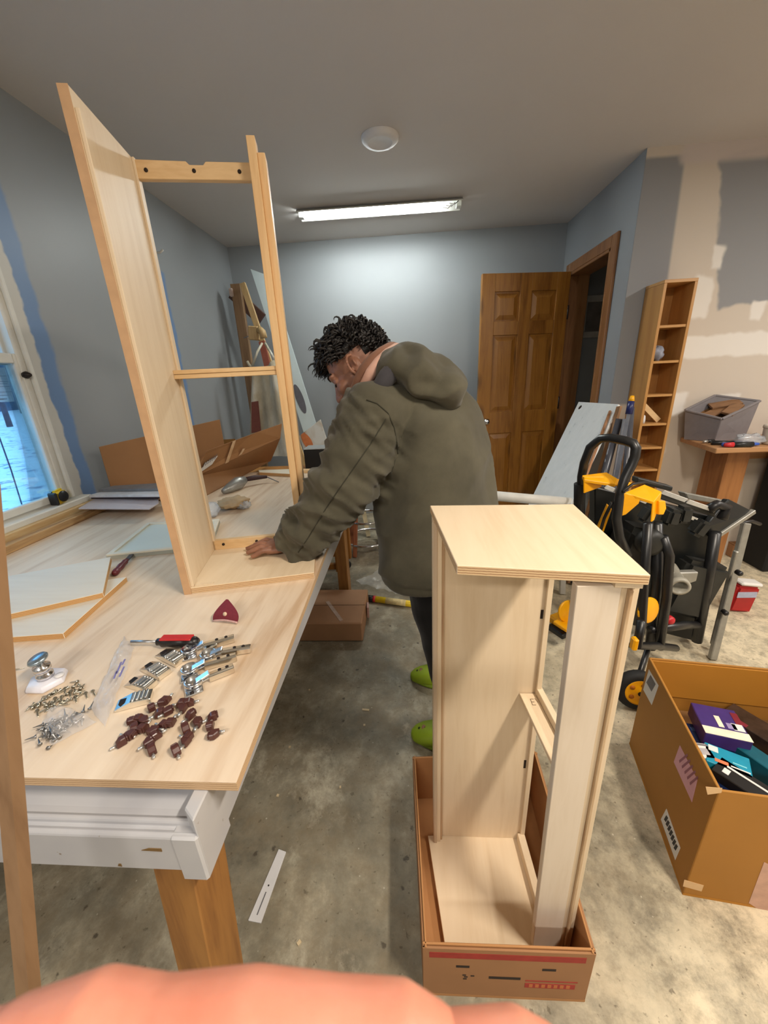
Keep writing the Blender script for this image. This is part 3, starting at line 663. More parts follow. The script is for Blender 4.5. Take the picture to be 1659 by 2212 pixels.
for i in range(4):
    a, b = GB[i], GB[(i + 1) % 4]; e = (b - a).normalized(); L = (b - a).length
    n = Vector((-e.y, e.x, 0)); n = n if n.dot(gc - a) > 0 else -n
    mb = MB(); mb.prism([a + zv * .008, b + zv * .008, b + n * .006 + zv * .008, a + n * .006 + zv * .008], zv * (GZ - .008)); w_ = obj('carton_side', mb, OCHRE, t, 0.0015)
    mb = MB(); mb.prism([a + n * .0065 + e * .007 + zv * .25, b + n * .0065 - e * .007 + zv * .25, b + n * .010 - e * .007 + zv * .25, a + n * .010 + e * .007 + zv * .25], zv * (GZ - .256)); obj('inner_flap', mb, OCHREIN, w_, 0.001)
    def pr(pts, mat, nm, k=.0008, lab=None):
        mb = MB(); mb.prism([a + e * u + zv * z - n * k for u, z in pts], n * k * .8); return obj(nm, mb, mat, w_, label=lab)
    if i == 3:                                                           # the side facing the photographer's left; u runs from the back corner to the front
        def L_(px, py):
            p = ap(px, py, a, n); q = p - a; return (q.dot(e), q.z)
        pr([L_(1402, 1446), L_(1423, 1481), L_(1408, 1523), L_(1390, 1490)], PAPER, 'label', lab='white shipping label')
        pr([L_(1406, 1458), L_(1417, 1478), L_(1408, 1494), L_(1397, 1474)], GREYPR, 'label_print', .0012)
        pr([L_(1469, 1610), L_(1507, 1685), L_(1495, 1733), L_(1456, 1646)], PINKP, 'label', lab='pink label')
        for k in range(5):
            f = .18 + k * .15; A1, B1 = Vector((1462, 1632)).lerp(Vector((1500, 1712)), f), Vector((1478, 1634)).lerp(Vector((1503, 1690)), f)
            pr([L_(A1.x - 1, A1.y - 4), L_(A1.x + 16, A1.y - 18), L_(A1.x + 17, A1.y - 13), L_(A1.x, A1.y + 2)], plain('rose_print', srgb(150, 96, 110), 0.7), 'label_print', .0012)
        pr([L_(1440, 1747), L_(1470, 1832), L_(1459, 1858), L_(1428, 1770)], PAPER, 'label', lab='white lettered sticker')
        for k in range(7):
            f = .08 + k * .135; P0 = Vector((1436, 1764)).lerp(Vector((1462, 1840)), f)
            pr([L_(P0.x - 3, P0.y), L_(P0.x + 2, P0.y - 9), L_(P0.x + 6, P0.y - 3), L_(P0.x + 1, P0.y + 6)], plain('black_ink', srgb(56, 56, 58), 0.7), 'letter', .0012)
    if i == 0:
        def L_(px, py):
            p = ap(px, py, a, n); q = p - a; return (q.dot(e), q.z)
        pr([L_(1650, 1862), L_(1690, 1880), L_(1680, 1990), L_(1617, 1950)], plain('pinkish_label', srgb(200, 160, 140), 0.6), 'label', lab='pinkish label low on the front')
        pr([L_(1524, 1699), L_(1560, 1702), L_(1558, 1712), L_(1528, 1716)], TAPE, 'tape')
        pr([L_(1478, 1900), L_(1520, 1912), L_(1515, 1925), L_(1475, 1914)], TAPE, 'tape')
# packages inside; each rests on a layer of folded card
FILL = plain('crumpled_packing_card', srgb(120, 84, 44), 0.85, var=0.25, scale=9)
mb = MB(); ins = [gc + (p - gc) * .94 for p in GB]
mb.prism([p + zv * .0085 for p in ins], zv * .19); tag(obj('folded_card', mb, FILL), 'folded brown packing card filling the lower half of the ochre carton', 'packing card')
def package(name, label, px, size, rz, mats, z0=.20, tilt=(0, 0), prints=()):
    c = az(px[0], px[1], z0 + size[2]); R = Matrix.Rotation(rz, 3, 'Z') @ Matrix.Rotation(tilt[0], 3, 'X') @ Matrix.Rotation(tilt[1], 3, 'Y')
    cc = Vector((c.x, c.y, z0 + size[2] / 2 + abs(sin(tilt[0])) * size[1] / 2 + abs(sin(tilt[1])) * size[0] / 2))
    t = thing(name, label, 'package', (cc.x, cc.y, z0))
    mb = MB(); mb.box(cc, size, R); obj('package_body', mb, mats[0], t, 0.002)
    for (x0, x1, y0, y1, m) in prints:
        mb = MB(); mb.box(cc + R @ Vector(((x0 + x1) / 2 * size[0], (y0 + y1) / 2 * size[1], size[2] / 2 + .0006)), (abs(x1 - x0) * size[0], abs(y1 - y0) * size[1], .0008), R); obj('printed_patch', mb, m, t)
    return t
PURP = plain('deep_purple_card', srgb(64, 44, 112), 0.35); NAVY = plain('navy_card', srgb(16, 32, 70), 0.35); TEAL = plain('teal_card', srgb(24, 140, 170), 0.35); BLK = plain('black_card', srgb(26, 24, 24), 0.35)
DTEAL = plain('dark_teal_card', srgb(10, 84, 100), 0.35); CREAM = plain('cream_card', srgb(232, 224, 200), 0.4); BROWNBAG = plain('dark_brown_film', srgb(58, 44, 36), 0.25, var=0.4, scale=20); GREYB = plain('slate_card', srgb(60, 80, 96), 0.4); REDP = plain('dark_red_print', srgb(120, 30, 44), 0.4); ORP = plain('orange_print', srgb(226, 120, 80), 0.5)
package('package', 'navy box under the purple box in the ochre carton', (1560, 1600), (.16, .10, .049), -.2, [NAVY], .1995, (0, 0), ((-.45, .4, .2, .34, plain('blue_line', srgb(50, 70, 110), 0.5)),))
package('package', 'slate grey box at the front corner of the ochre carton', (1568, 1690), (.09, .13, .049), .35, [GREYB], .1995, (0, 0), ((-.4, .3, -.3, .1, NAVY),))
package('package', 'crinkled dark brown bag at the back of the ochre carton', (1640, 1570), (.08, .17, .06), .5, [BROWNBAG], .1995, (0, 0), ((-.5, -.3, .1, .45, REDP),))
package('package', 'dark teal box beside the black box in the ochre carton', (1658, 1645), (.05, .16, .07), .45, [DTEAL], .1995, (0, 0), ((-.3, .3, -.45, -.1, plain('white_stripes', srgb(150, 190, 196), 0.5)),))
package('package', 'purple box with a cream end flap in the ochre carton', (1556, 1558), (.115, .12, .05), -.28, [PURP], .249, (0, 0), ((-.5, .5, -.5, -.26, CREAM), (-.1, .02, -.2, .16, CREAM), (.22, .46, -.22, .0, PAPER), (.1, .3, -.2, -.02, plain('lilac_print', srgb(150, 136, 180), 0.5)), (.34, .5, .0, .38, REDP)))
package('package', 'bright teal box with a barcode lying in the ochre carton', (1572, 1640), (.10, .07, .03), -.55, [TEAL], .249, (0, 0), ((-.42, -.2, .12, .42, PAPER), (-.3, .0, -.36, -.2, ORP), (.05, .46, -.34, -.28, PAPER), (.1, .4, -.12, -.06, plain('light_teal', srgb(120, 200, 214), 0.5))))
package('package', 'long black box with a silver streak at the front of the ochre carton', (1612, 1688), (.065, .13, .03), .62, [BLK], .249, (0, 0), ((.1, .2, -.4, .34, PAPER), (-.3, .0, .25, .36, PAPER)))
package('package', 'small white card box at the left edge of the ochre carton', (1516, 1620), (.05, .05, .03), -.15, [PAPER], .249, (0, 0), ((-.3, .45, .3, .42, GREYPR), (-.1, .3, -.3, .12, plain('pale_grey_print', srgb(170, 168, 172), 0.5))))
# ================================================================== right side, back: bookcase, boards, desk, saw on its stand
HONEY = wood('honey_oak_veneer', srgb(196, 146, 84), srgb(160, 108, 52), 'Z', 9, 0.7, 0.4)
HONEYX = wood('honey_oak_veneer_shelf', srgb(204, 156, 96), srgb(166, 116, 62), 'X', 9, 0.7, 0.4)
bx0, bx1, by0, by1, bzt = 1.425, 1.602, 2.505, 2.685, 1.775
t = thing('bookcase', 'tall narrow honey oak bookcase of eight cells beside the patched wall', 'bookcase', ((bx0 + bx1) / 2, (by0 + by1) / 2, 0))
for xa in (bx0, bx1 - .016):
    mb = MB(); mb.bx(xa, xa + .016, by0, by1, 0, bzt - .0165); obj('side_panel', mb, HONEY, t, 0.001)
mb = MB(); mb.bx(bx0, bx1, by0, by1, bzt - .016, bzt); obj('top_panel', mb, HONEYX, t, 0.001)
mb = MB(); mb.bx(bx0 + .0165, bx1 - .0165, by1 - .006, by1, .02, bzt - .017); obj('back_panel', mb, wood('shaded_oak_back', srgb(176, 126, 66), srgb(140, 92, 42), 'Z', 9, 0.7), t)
SH = (1.547, 1.357, 1.168, .996, .85, .707, .50, .25, .05)
for z in SH:
    mb = MB(); mb.bx(bx0 + .0165, bx1 - .0165, by0 + .004, by1 - .007, z - .014, z); obj('shelf', mb, HONEYX, t, 0.001)
for (za, zb) in ((1.2, 1.33), (.87, .97)):
    mb = MB()
bag = MB()
def crumple(mb, c, r, seed, nu=18, nv=12, amp=.35, f=3.0):
    c = Vector(c)
    def fn(u, v):
        a = 2 * pi * u; b = pi * (v - .5); d = Vector((cos(a) * cos(b), sin(a) * cos(b), sin(b)))
        k = 1 + amp * noise.noise(d * f + Vector((seed, seed * 2.1, 0)))
        return c + Vector((d.x * r[0] * k, d.y * r[1] * k, d.z * r[2] * k))
    return mb.grid(fn, nu, nv, True)
tag(obj('rag', crumple(MB(), (1.500, 2.60, 1.357 + .042), (.040, .05, .042), 3.1), plain('blue_grey_cloth', srgb(150, 156, 172), 0.8, var=0.3, scale=30)), 'crumpled blue-grey rag on a middle shelf of the bookcase', 'rag')
mb = MB(); mb.bar((1.458, 2.56, 1.102), (1.562, 2.56, 1.006), .03, .014, (0, 1, 0)); tag(obj('wooden_offcut', mb, PINE_X), 'pale wooden offcut leaning in a cell of the bookcase', 'offcut')
mb = MB(); mb.lathe((1.455, 2.53, .996), [(.010, 0), (.011, .02), (.008, .045), (.003, .05)], n=12); tag(obj('small_bottle', mb, PLW), 'tiny pale bottle in the left corner of a bookcase cell', 'bottle')

# --- long white board leaning on the door frame and corner
WBM = Nd('marked_white_board'); p = WBM.pos(True); n = WBM.noise(WBM.mapv(p, (1, 1, .3)), 16, 5, .7)
WBM = WBM.bsdf(WBM.ramp(n, [(0.3, srgb(150, 156, 158)), (0.36, srgb(226, 230, 230)), (0.8, srgb(238, 240, 240))]), 0.5)
p0 = ax(1250, 868, 1.275); p1 = ax(1336, 873, 1.300); b0 = az(1073, 1230, .004); dn_ = b0 - p0
b1 = p1 + dn_ * ((.004 - p1.z) / dn_.z)
nrm_ = (p1 - p0).cross(dn_).normalized(); nrm_ = nrm_ if nrm_.x > 0 else -nrm_
t = thing('white_board', 'long white board leaning against the doorway and wall corner', 'board', (b0 + b1) / 2)
mb = MB(); mb.prism([p0, p1, b1, b0], nrm_ * .014); obj('board_panel', mb, WBM, t, 0.001)
k = p0.lerp(p1, .12) + dn_.normalized() * .045
mb = MB(); mb.lathe(k - nrm_ * .001, [(.016, 0), (.016, .0015)], nrm_, 14); obj('hole', mb, HOLE, t)
mb = MB()
for pt in ((.42, .02), (.55, .03)): pass
# narrow stick in front of the board
s0 = ap(1318, 888, p0 - nrm_ * .012, nrm_); s1 = ap(1282, 985, p0 - nrm_ * .012, nrm_); sdir = (s1 - s0).normalized(); s1 = s0 + sdir * ((s0.z - .012) / -sdir.z)
mb = MB(); mb.bar(s0, s1, .012, .012, nrm_); tag(obj('thin_stick', mb, wood('brown_stick', srgb(180, 130, 90), srgb(140, 96, 60), 'Z', 20)), 'thin brown stick leaning on the long white board', 'stick')
# second board edge-on and the dark rolled bag
q0 = ay(1338, 878, 2.50); q1 = ay(1290, 1040, 2.42); qd = (q1 - q0).normalized(); q1 = q0 + qd * ((q0.z - .01) / -qd.z)
mb = MB(); mb.bar(q0, q1, .014, .04, (0, 1, 0)); tag(obj('brown_plank', mb, wood('brown_plank', srgb(176, 132, 92), srgb(132, 92, 58), 'Z', 12)), 'brown plank edge leaning between the white board and the dark folded sheets', 'plank')
DSH = plain('dark_grey_plastic_sheet', srgb(74, 76, 84), 0.25, var=0.3, scale=8); SILV = plain('grey_glossy_strip', srgb(150, 150, 156), 0.25)
t = thing('rolled_sheets', 'dark grey rolled plastic sheets leaning beside the bookcase', 'roll', (1.28, 2.4, 0))
for i, (px0, py0, px1, py1, y0, r, m) in enumerate(((1338, 905, 1300, 1045, 2.42, .026, DSH), (1352, 905, 1328, 1045, 2.40, .024, SILV), (1364, 880, 1350, 1050, 2.36, .022, DSH))):
    a = ay(px0, py0, y0); b = ay(px1, py1, y0 - .05); d_ = (b - a).normalized(); b = a + d_ * ((a.z - .01) / -d_.z)
    mb = MB(); mb.tube([a, a.lerp(b, .5), b], [r * .8, r, r * 1.1], 10, squash=(1, .7)); obj('sheet_roll', mb, m, t)
YEL = plain('yellow_plastic', srgb(250, 180, 20), 0.35, var=0.05); BLUEP = plain('dark_blue_plastic', srgb(34, 42, 96), 0.35)
a = ay(1366, 855, 2.33); b = ay(1356, 905, 2.31); d_ = (b - a).normalized()
t = thing('bar_clamp', 'bar clamp with blue and yellow grip standing by the bookcase', 'clamp', (1.3, 2.3, 0))
mb = MB(); mb.tube([a, a + d_ * .03], [.010, .016], 10); obj('grip_tip', mb, YEL, t)
mb = MB(); mb.tube([a + d_ * .03, a + d_ * .10], [.017, .018], 10); obj('grip', mb, BLUEP, t)
e = a + d_ * ((a.z - .005) / -d_.z); mb = MB(); mb.bar(a + d_ * .09, e, .02, .006); obj('bar', mb, plain('steel_bar', (.3, .3, .32, 1), .35, .9), t)

# --- white trestle behind the person
t = thing('white_trestle', 'white low trestle with a rounded top rail behind the person', 'trestle', (1.0, 2.35, 0))
ta, tb_ = ay(1010, 1066, 2.25), ay(1238, 1086, 2.3)
mb = MB(); mb.tube([ta, ta.lerp(tb_, .5), tb_], .030, 16); obj('top_rail', mb, WHITE, t)
for f in (.08, .92):
    for s in (-1, 1):
        c = ta.lerp(tb_, f); mb = MB(); mb.bar(c + Vector((0, s * .012, -.02)), (c.x, c.y + s * .12, 0.004), .03, .03, (1, 0, 0)); obj('leg', mb, WHITE, t)

# --- desk along the partition with things on it
DESKW = wood('worn_desk_board', srgb(186, 142, 98), srgb(150, 104, 66), 'X', 8, 0.8, 0.5)
DZ = .875
d0 = Vector((1.735, 2.275, 0)); d1 = Vector((1.80, 2.68, 0)); d2 = Vector((3.3, 2.68, 0)); d3 = Vector((3.3, 2.40, 0)); d00 = Vector((1.86, 2.27, 0))
t = thing('desk', 'worn wooden desk board on broad legs along the patched wall', 'desk', (2.5, 2.5, 0))
mb = MB(); mb.prism([Vector((p.x, p.y, DZ - .03)) for p in (d0, d00 + Vector((1.4, .03, 0)), d2, d1)], (0, 0, .03)); obj('desk_top', mb, DESKW, t, 0.004)
for x in (1.92, 3.1):
    mb = MB(); mb.bx(x, x + .13, 2.42, 2.46, 0, DZ - .031); mb.bx(x + .0, x + .04, 2.461, 2.6, 0, DZ - .031); obj('leg', mb, wood('reddish_desk_leg', srgb(166, 112, 62), srgb(126, 80, 40), 'Z', 10), t, 0.002)
mb = MB(); mb.bx(2.1, 3.25, 2.655, 2.675, .72, DZ - .031); obj('back_rail', mb, DESKW, t)
# grey crate
GREYC = plain('grey_crate_plastic', srgb(128, 124, 128), 0.45, var=0.06)
t = thing('storage_crate', 'open grey plastic crate of offcuts on the desk', 'crate', (2.02, 2.50, DZ))
rimq = [ay(1480, 886, 2.60), ay(1560, 905, 2.44), ay(1642, 866, 2.56), ay(1545, 854, 2.675)]; cc = sum(rimq, Vector()) / 4; cc.z = 0
cq = [cc + Vector((p.x - cc.x, (p.y - cc.y) * .9, 0)) * .86 for p in rimq]
for i in range(4):
    a, b = cq[i], cq[(i + 1) % 4]; n = (cc - (a + b) / 2).normalized() * .006
    mb = MB(); v = [a + zv * (DZ + .001), b + zv * (DZ + .001), rimq[(i + 1) % 4], rimq[i]]
    mb._add(v + [p + n for p in v], [[0, 1, 2, 3], [7, 6, 5, 4], [0, 4, 5, 1], [1, 5, 6, 2], [2, 6, 7, 3], [3, 7, 4, 0]]); obj('crate_side', mb, GREYC, t)
    mb = MB(); mb.bar(rimq[i], rimq[(i + 1) % 4], .016, .012); obj('rim', mb, GREYC, t, 0.003)
mb = MB(); mb.prism([p + zv * (DZ + .001) for p in cq], zv * .005); obj('crate_base', mb, GREYC, t)
mr = sum(rimq, Vector()) / 4; nrm2 = (rimq[1] - rimq[0]).cross(rimq[3] - rimq[0]).normalized(); nrm2 = nrm2 if nrm2.z > 0 else -nrm2
for i, (dx, dy, r2, L, lab) in enumerate(((-.03, -.01, .35, .22, 'long brown offcut lying across the grey crate'), (.05, .03, -.1, .16, 'short brown offcut at the back of the grey crate'), (.04, -.05, .6, .13, 'dark offcut at the front of the grey crate'))):
    q_ = Vector((0, 0, 1)).rotation_difference(nrm2).to_matrix() @ Matrix.Rotation(r2, 3, 'Z')
    mb = MB(); mb.box(mr + Vector((dx, dy, 0)) - nrm2 * (.03 - i * .013) + Vector((0, 0, -(nrm2.x * dx + nrm2.y * dy) / nrm2.z)), (L, .06, .011), q_); tag(obj('wooden_offcut', mb, wood('brown_offcut_%d' % i, srgb(150, 112, 78), srgb(100, 70, 46), 'X', 9)), lab, 'offcut', 'offcuts in the grey crate')
mb = MB(); lo = [cc + (p - cc) * .93 + zv * (DZ + .0065) for p in cq]; hi = [mr + (p - mr) * .86 - nrm2 * .05 for p in rimq]
mb._add(lo + hi, [[3, 2, 1, 0], [4, 5, 6, 7], [0, 1, 5, 4], [1, 2, 6, 5], [2, 3, 7, 6], [3, 0, 4, 7]]); tag(obj('wood_scraps', mb, FILL, kind='stuff'), 'brown wood scraps filling the grey crate', 'scraps')
CLEAR = plain('thin_clear_plastic', srgb(205, 212, 220), 0.15, var=0.15, scale=40, alpha=0.45, spec=0.8)
mb = MB(); crumple(mb, (1.955, 2.345, DZ + .034), (.075, .035, .030), 7.7, 28, 16, .5, 3.5); tag(obj('plastic_bag', mb, CLEAR), 'crumpled clear plastic bag on the desk before the crate', 'bag')
def rod(name, label, cat, pa, pb, r, m, mats2=None):
    t = thing(name, label, cat, ((pa[0] + pb[0]) / 2, (pa[1] + pb[1]) / 2, min(pa[2], pb[2]) - r)); pa, pb = Vector(pa), Vector(pb)
    mb = MB(); mb.tube([pa, pa.lerp(pb, .7)], r, 10); obj('shaft', mb, m, t)
    mb = MB(); mb.tube([pa.lerp(pb, .7), pb], [r, r * .7], 10); obj('tip', mb, mats2 or m, t); return t
BLUEB = plain('bright_blue_plastic', srgb(60, 96, 190), 0.35); REDB = plain('red_plastic', srgb(200, 40, 50), 0.4); BLKP = plain('black_plastic', srgb(26, 26, 28), 0.4, var=0.2)
rod('marker_pen', 'bright blue marker pen on the desk', 'pen', (1.80, 2.325, DZ + .012), (1.98, 2.305, DZ + .012), .011, BLUEB)
rod('screwdriver', 'black screwdriver with a red end at the desk corner', 'screwdriver', (1.93, 2.283, DZ + .016), (1.79, 2.295, DZ + .016), .015, BLKP, REDB)
rod('marker_pen', 'black marker pen lying behind the blue one on the desk', 'pen', (1.72 + .06, 2.38, DZ + .014), (1.92, 2.345, DZ + .014), .013, BLKP, plain('dark_blue_cap', srgb(30, 36, 80), 0.4))
rod('putty_knife', 'small knife with a steel tip near the left edge of the desk', 'knife', (1.84, 2.45, DZ + .012), (1.77, 2.43, DZ + .012), .011, BLKP, plain('steel_tip', (.6, .6, .58, 1), .3, .9))
CREAMP = plain('off_white_plastic', srgb(214, 208, 196), 0.45, var=0.06)
t = thing('plastic_tub', 'off-white plastic tub at the right edge of the desk', 'tub', (2.03, 2.33, DZ))
mb = MB(); mb.lathe((2.10, 2.345, DZ + .001), [(.055, 0), (.06, .01), (.064, .085), (.066, .09)], n=24); obj('tub_body', mb, CREAMP, t)
mb = MB(); mb.lathe((2.10, 2.345, DZ + .0915), [(.068, 0), (.068, .014), (.055, .02), (.001, .02)], n=24); obj('lid', mb, CREAMP, t)
t = thing('glue_bottle', 'white bottle with an orange cap behind the off-white tub', 'bottle', (2.25, 2.50, DZ))
mb = MB(); mb.lathe((2.27, 2.46, DZ + .001), [(.03, 0), (.034, .01), (.034, .10), (.018, .13), (.014, .14)], n=20); obj('bottle_body', mb, CREAMP, t)
mb = MB(); mb.lathe((2.27, 2.46, DZ + .1415), [(.020, 0), (.020, .03), (.014, .04), (.001, .042)], n=16); obj('cap', mb, plain('orange_plastic', srgb(240, 120, 20), 0.35), t)
t = thing('paper_stack', 'stack of cream papers behind the orange-capped bottle', 'papers', (2.44, 2.56, DZ))
for k in range(5):
    mb = MB(); mb.box((2.46 + .004 * (k % 2), 2.58, DZ + .012 + k * .0225), (.22, .15, .02), Matrix.Rotation(.1 * sin(k * 2.1), 3, 'Z')); obj('paper_bundle', mb, CREAM, t, 0.003)
# under the desk
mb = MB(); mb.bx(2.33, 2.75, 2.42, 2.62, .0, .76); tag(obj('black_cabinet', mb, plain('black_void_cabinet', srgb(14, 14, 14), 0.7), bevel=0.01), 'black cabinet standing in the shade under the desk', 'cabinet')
t = thing('flat_carton', 'low brown carton on the floor under the desk', 'carton', (2.2, 2.0, 0))
g0, g1 = az(1585, 1205, 0), az(1660, 1208, 0)
mb = MB(); mb.bx(g0.x - .02, g0.x + .55, g0.y - .0, g0.y + .22, .002, .10); obj('carton_body', mb, CARD, t, 0.004)
mb = MB(); mb.bx(g0.x - .022, g0.x + .552, g0.y - .003, g0.y + .225, .101, .106); obj('lid', mb, CARD, t)
mb = MB(); c = az(1655, 1213, .02); mb.tube([c + Vector((-.06, 0, 0)), c + Vector((0, -.012, .004)), c + Vector((.08, 0, 0))], .018, 10); tag(obj('blue_tool_handle', mb, BLUEB), 'bright blue handle lying on the floor at the right edge', 'handle')
t = thing('cement_sack', 'small red and white sack standing on the floor behind the saw leg', 'sack', az(1590, 1320, 0))
c = az(1585, 1320, 0) + Vector((.03, .02, 0))
mb = MB(); mb.box(c + zv * .08, (.12, .07, .16), Matrix.Rotation(.12, 3, 'Y')); obj('sack_body', mb, plain('red_paper', srgb(170, 36, 36), 0.5, var=0.2, scale=8), t, 0.012, 2)
mb = MB(); mb.box(c + Vector((.02, 0, .172)), (.115, .066, .022), Matrix.Rotation(.12, 3, 'Y')); obj('white_top', mb, PAPER, t, 0.008)
mb = MB(); mb.box(c + Vector((.0, -.036, .115)), (.10, .002, .035)); obj('printed_band', mb, plain('pale_blue_print', srgb(170, 176, 200), 0.6), t)

# --- table saw stored upright on its folding stand
SAWY = plain('tool_yellow', srgb(250, 176, 8), 0.38, var=0.05, bump=0.02); SAWB = plain('black_steel_tube', srgb(30, 31, 33), 0.35, var=0.15, spec=0.6); SAWD = plain('charcoal_plastic', srgb(40, 41, 39), 0.5, var=0.25, scale=14); SAWG = plain('grey_aluminium', srgb(150, 148, 140), 0.4, 0.35, var=0.12)
SAWT = plain('dark_table_casting', srgb(24, 27, 28), 0.4, 0.2, var=0.2, scale=6)
SCALE = plain('white_scale_strip', srgb(226, 226, 222), 0.4)
t = thing('table_saw', 'yellow and black table saw folded upright on its wheeled stand', 'table saw', (1.05, 1.55, 0))
# handle: two uprights joined by a bowed top
hA = [ay(1252, 1330, 1.62), ay(1254, 1150, 1.60), ay(1256, 1030, 1.58), ay(1262, 1000, 1.56), ay(1275, 966, 1.54), ay(1298, 947, 1.51), ay(1320, 946, 1.48), ay(1350, 952, 1.44), ay(1368, 958, 1.42), ay(1374, 968, 1.41), ay(1372, 985, 1.41), ay(1364, 1005, 1.41), ay(1350, 1032, 1.40), ay(1341, 1060, 1.39), ay(1332, 1120, 1.38), ay(1338, 1160, 1.38), ay(1356, 1200, 1.38)]
mb = MB(); mb.tube(hA, .0165, 12); obj('handle_tube', mb, SAWB, t)
mb = MB(); mb.tube([ay(1251, 1100, 1.60), ay(1252, 1045, 1.585)], .022, 12); obj('handle_sleeve', mb, plain('black_rubber', srgb(22, 22, 22), 0.7), t)
# main tubes of the stand
for pts, r in (([ay(1400, 1130, 1.42), ay(1392, 1250, 1.41), ay(1386, 1350, 1.40), ay(1376, 1390, 1.40)], .017), ([ay(1432, 1160, 1.45), ay(1446, 1200, 1.45), ay(1440, 1290, 1.45), ay(1424, 1400, 1.44)], .018), ([ay(1418, 1130, 1.50), ay(1420, 1260, 1.50), ay(1405, 1400, 1.48)], .022), ([ay(1545, 1150, 1.62), ay(1530, 1250, 1.62), ay(1505, 1385, 1.62)], .022), ([ay(1405, 1360, 1.47), ay(1480, 1350, 1.55), ay(1510, 1350, 1.62)], .018), ([ay(1385, 1340, 1.36), ay(1378, 1395, 1.34), ay(1420, 1395, 1.42), ay(1460, 1400, 1.5)], .016)):
    mb = MB(); mb.tube(pts, r, 10); obj('stand_tube', mb, SAWB, t)
mb = MB(); mb.bar(ay(1612, 1130, 1.70), az(1538, 1425, .0) + zv * .004, .032, .024, (0, 1, 0)); obj('leg', mb, SAWG, t, 0.003)
mb = MB(); mb.bar(ay(1590, 1190, 1.66), az(1545, 1412, .0) + zv * .03 + Vector((0, .03, 0)), .014, .02, (0, 1, 0)); obj('leg', mb, SAWG, t, 0.003)
for (px, py) in ((1592, 1235), (1562, 1320)):
    mb = MB(); mb.lathe(ay(px, py, 1.6), [(.012, 0), (.012, .02), (.006, .026)], (0, -1, 0), 10); obj('bolt', mb, BLKP, t)
# rails with white scales: the saw table seen edge on
A0, A1 = ay(1268, 1040, 1.66), ay(1612, 1118, 1.72)
def sawplate(q, th, mat, nm): 
    mb = MB(); n = (q[1] - q[0]).cross(q[2] - q[0]).normalized(); n = n if n.y > 0 else -n
    mb.prism(q, n * th); return obj(nm, mb, mat, t, 0.004)
sawplate([ay(1285, 1052, 1.64), ay(1548, 1118, 1.68), ay(1500, 1385, 1.70), ay(1285, 1330, 1.68)], .05, SAWT, 'saw_table')
sawplate([ay(1378, 1032, 1.76), ay(1455, 1052, 1.76), ay(1452, 1062, 1.76), ay(1376, 1044, 1.76)], .05, SAWD, 'rear_rail')
sawplate([ay(1480, 1064, 1.80), ay(1590, 1086, 1.82), ay(1596, 1096, 1.82), ay(1486, 1078, 1.80)], .05, SAWG, 'rear_rail')
f_ = sawplate([ay(1428, 1062, 1.60), ay(1548, 1104, 1.64), ay(1545, 1118, 1.64), ay(1426, 1078, 1.60)], .02, SAWD, 'fence_rail')
for (a, b) in (((1432, 1063), (1482, 1081)), ((1486, 1083), (1545, 1103))):
    mb = MB(); u, v = ay(a[0], a[1], 1.592), ay(b[0], b[1], 1.60); mb.bar(u, v, .004, .018, (0, -.4, 1)); obj('scale_strip', mb, SCALE, f_)
for (px, py, w) in ((1320, 1056, 22), (1390, 1082, 13), (1452, 1104, 18), (1508, 1124, 34)):
    mb = MB(); u, v = ay(px - w / 2, py - w / 5, 1.40 + (px - 1320) * .0012), ay(px + w / 2, py + w / 5, 1.40 + (px - 1320) * .0012 + .01); mb.bar(u, v, .006, .014, (0, -.4, 1)); obj('white_sticker', mb, SCALE, t)
sawplate([ay(1575, 1078, 1.70), ay(1630, 1106, 1.72), ay(1545, 1165, 1.66), ay(1522, 1140, 1.62)], .03, SAWT, 'wing_table')
mb = MB(); mb.bar(ay(1628, 1104, 1.715), ay(1540, 1163, 1.655), .02, .02, (0, 0, 1)); obj('wing_edge', mb, SAWG, t, 0.002)
mb = MB(); mb.tube([ay(1530, 1100, 1.6), ay(1548, 1090, 1.6), ay(1570, 1096, 1.62), ay(1560, 1120, 1.6)], .02, 10); obj('rail_clamp', mb, BLKP, t)
mb = MB(); mb.tube([ay(1600, 1130, 1.72), ay(1625, 1126, 1.75), ay(1642, 1132, 1.77)], .008, 8); obj('hook', mb, BLKP, t)
# yellow rail brackets (folded plates)
def bracket(pl, nm='bracket'):
    o = None
    for q, th in pl:
        mb = MB(); n = (q[1] - q[0]).cross(q[2] - q[0]).normalized(); mb.prism(q, n * th); o = obj(nm, mb, SAWY, t, 0.002)
    return o
bracket([([ay(1258, 1026, 1.52), ay(1310, 1020, 1.58), ay(1335, 1034, 1.50), ay(1330, 1046, 1.46), ay(1262, 1036, 1.50)], .012), ([ay(1262, 1030, 1.50), ay(1305, 1030, 1.52), ay(1300, 1052, 1.52), ay(1262, 1066, 1.50)], .008), ([ay(1335, 1034, 1.5), ay(1378, 1046, 1.52), ay(1352, 1054, 1.47), ay(1330, 1046, 1.46)], .008)])
bracket([([ay(1348, 1064, 1.38), ay(1392, 1046, 1.44), ay(1430, 1062, 1.40), ay(1412, 1084, 1.35), ay(1376, 1072, 1.36)], .012), ([ay(1346, 1064, 1.375), ay(1384, 1076, 1.36), ay(1380, 1088, 1.36), ay(1352, 1112, 1.37), ay(1340, 1116, 1.375)], .006), ([ay(1412, 1084, 1.35), ay(1430, 1062, 1.40), ay(1424, 1096, 1.39), ay(1414, 1124, 1.36), ay(1408, 1128, 1.355)], .006)])
bracket([([ay(1424, 1082, 1.36), ay(1438, 1082, 1.37), ay(1440, 1098, 1.37), ay(1434, 1112, 1.365), ay(1424, 1112, 1.36)], .02)], 'lever')
bracket([([ay(1312, 1090, 1.50), ay(1322, 1100, 1.50), ay(1304, 1150, 1.52), ay(1290, 1140, 1.52)], .012)], 'strut')
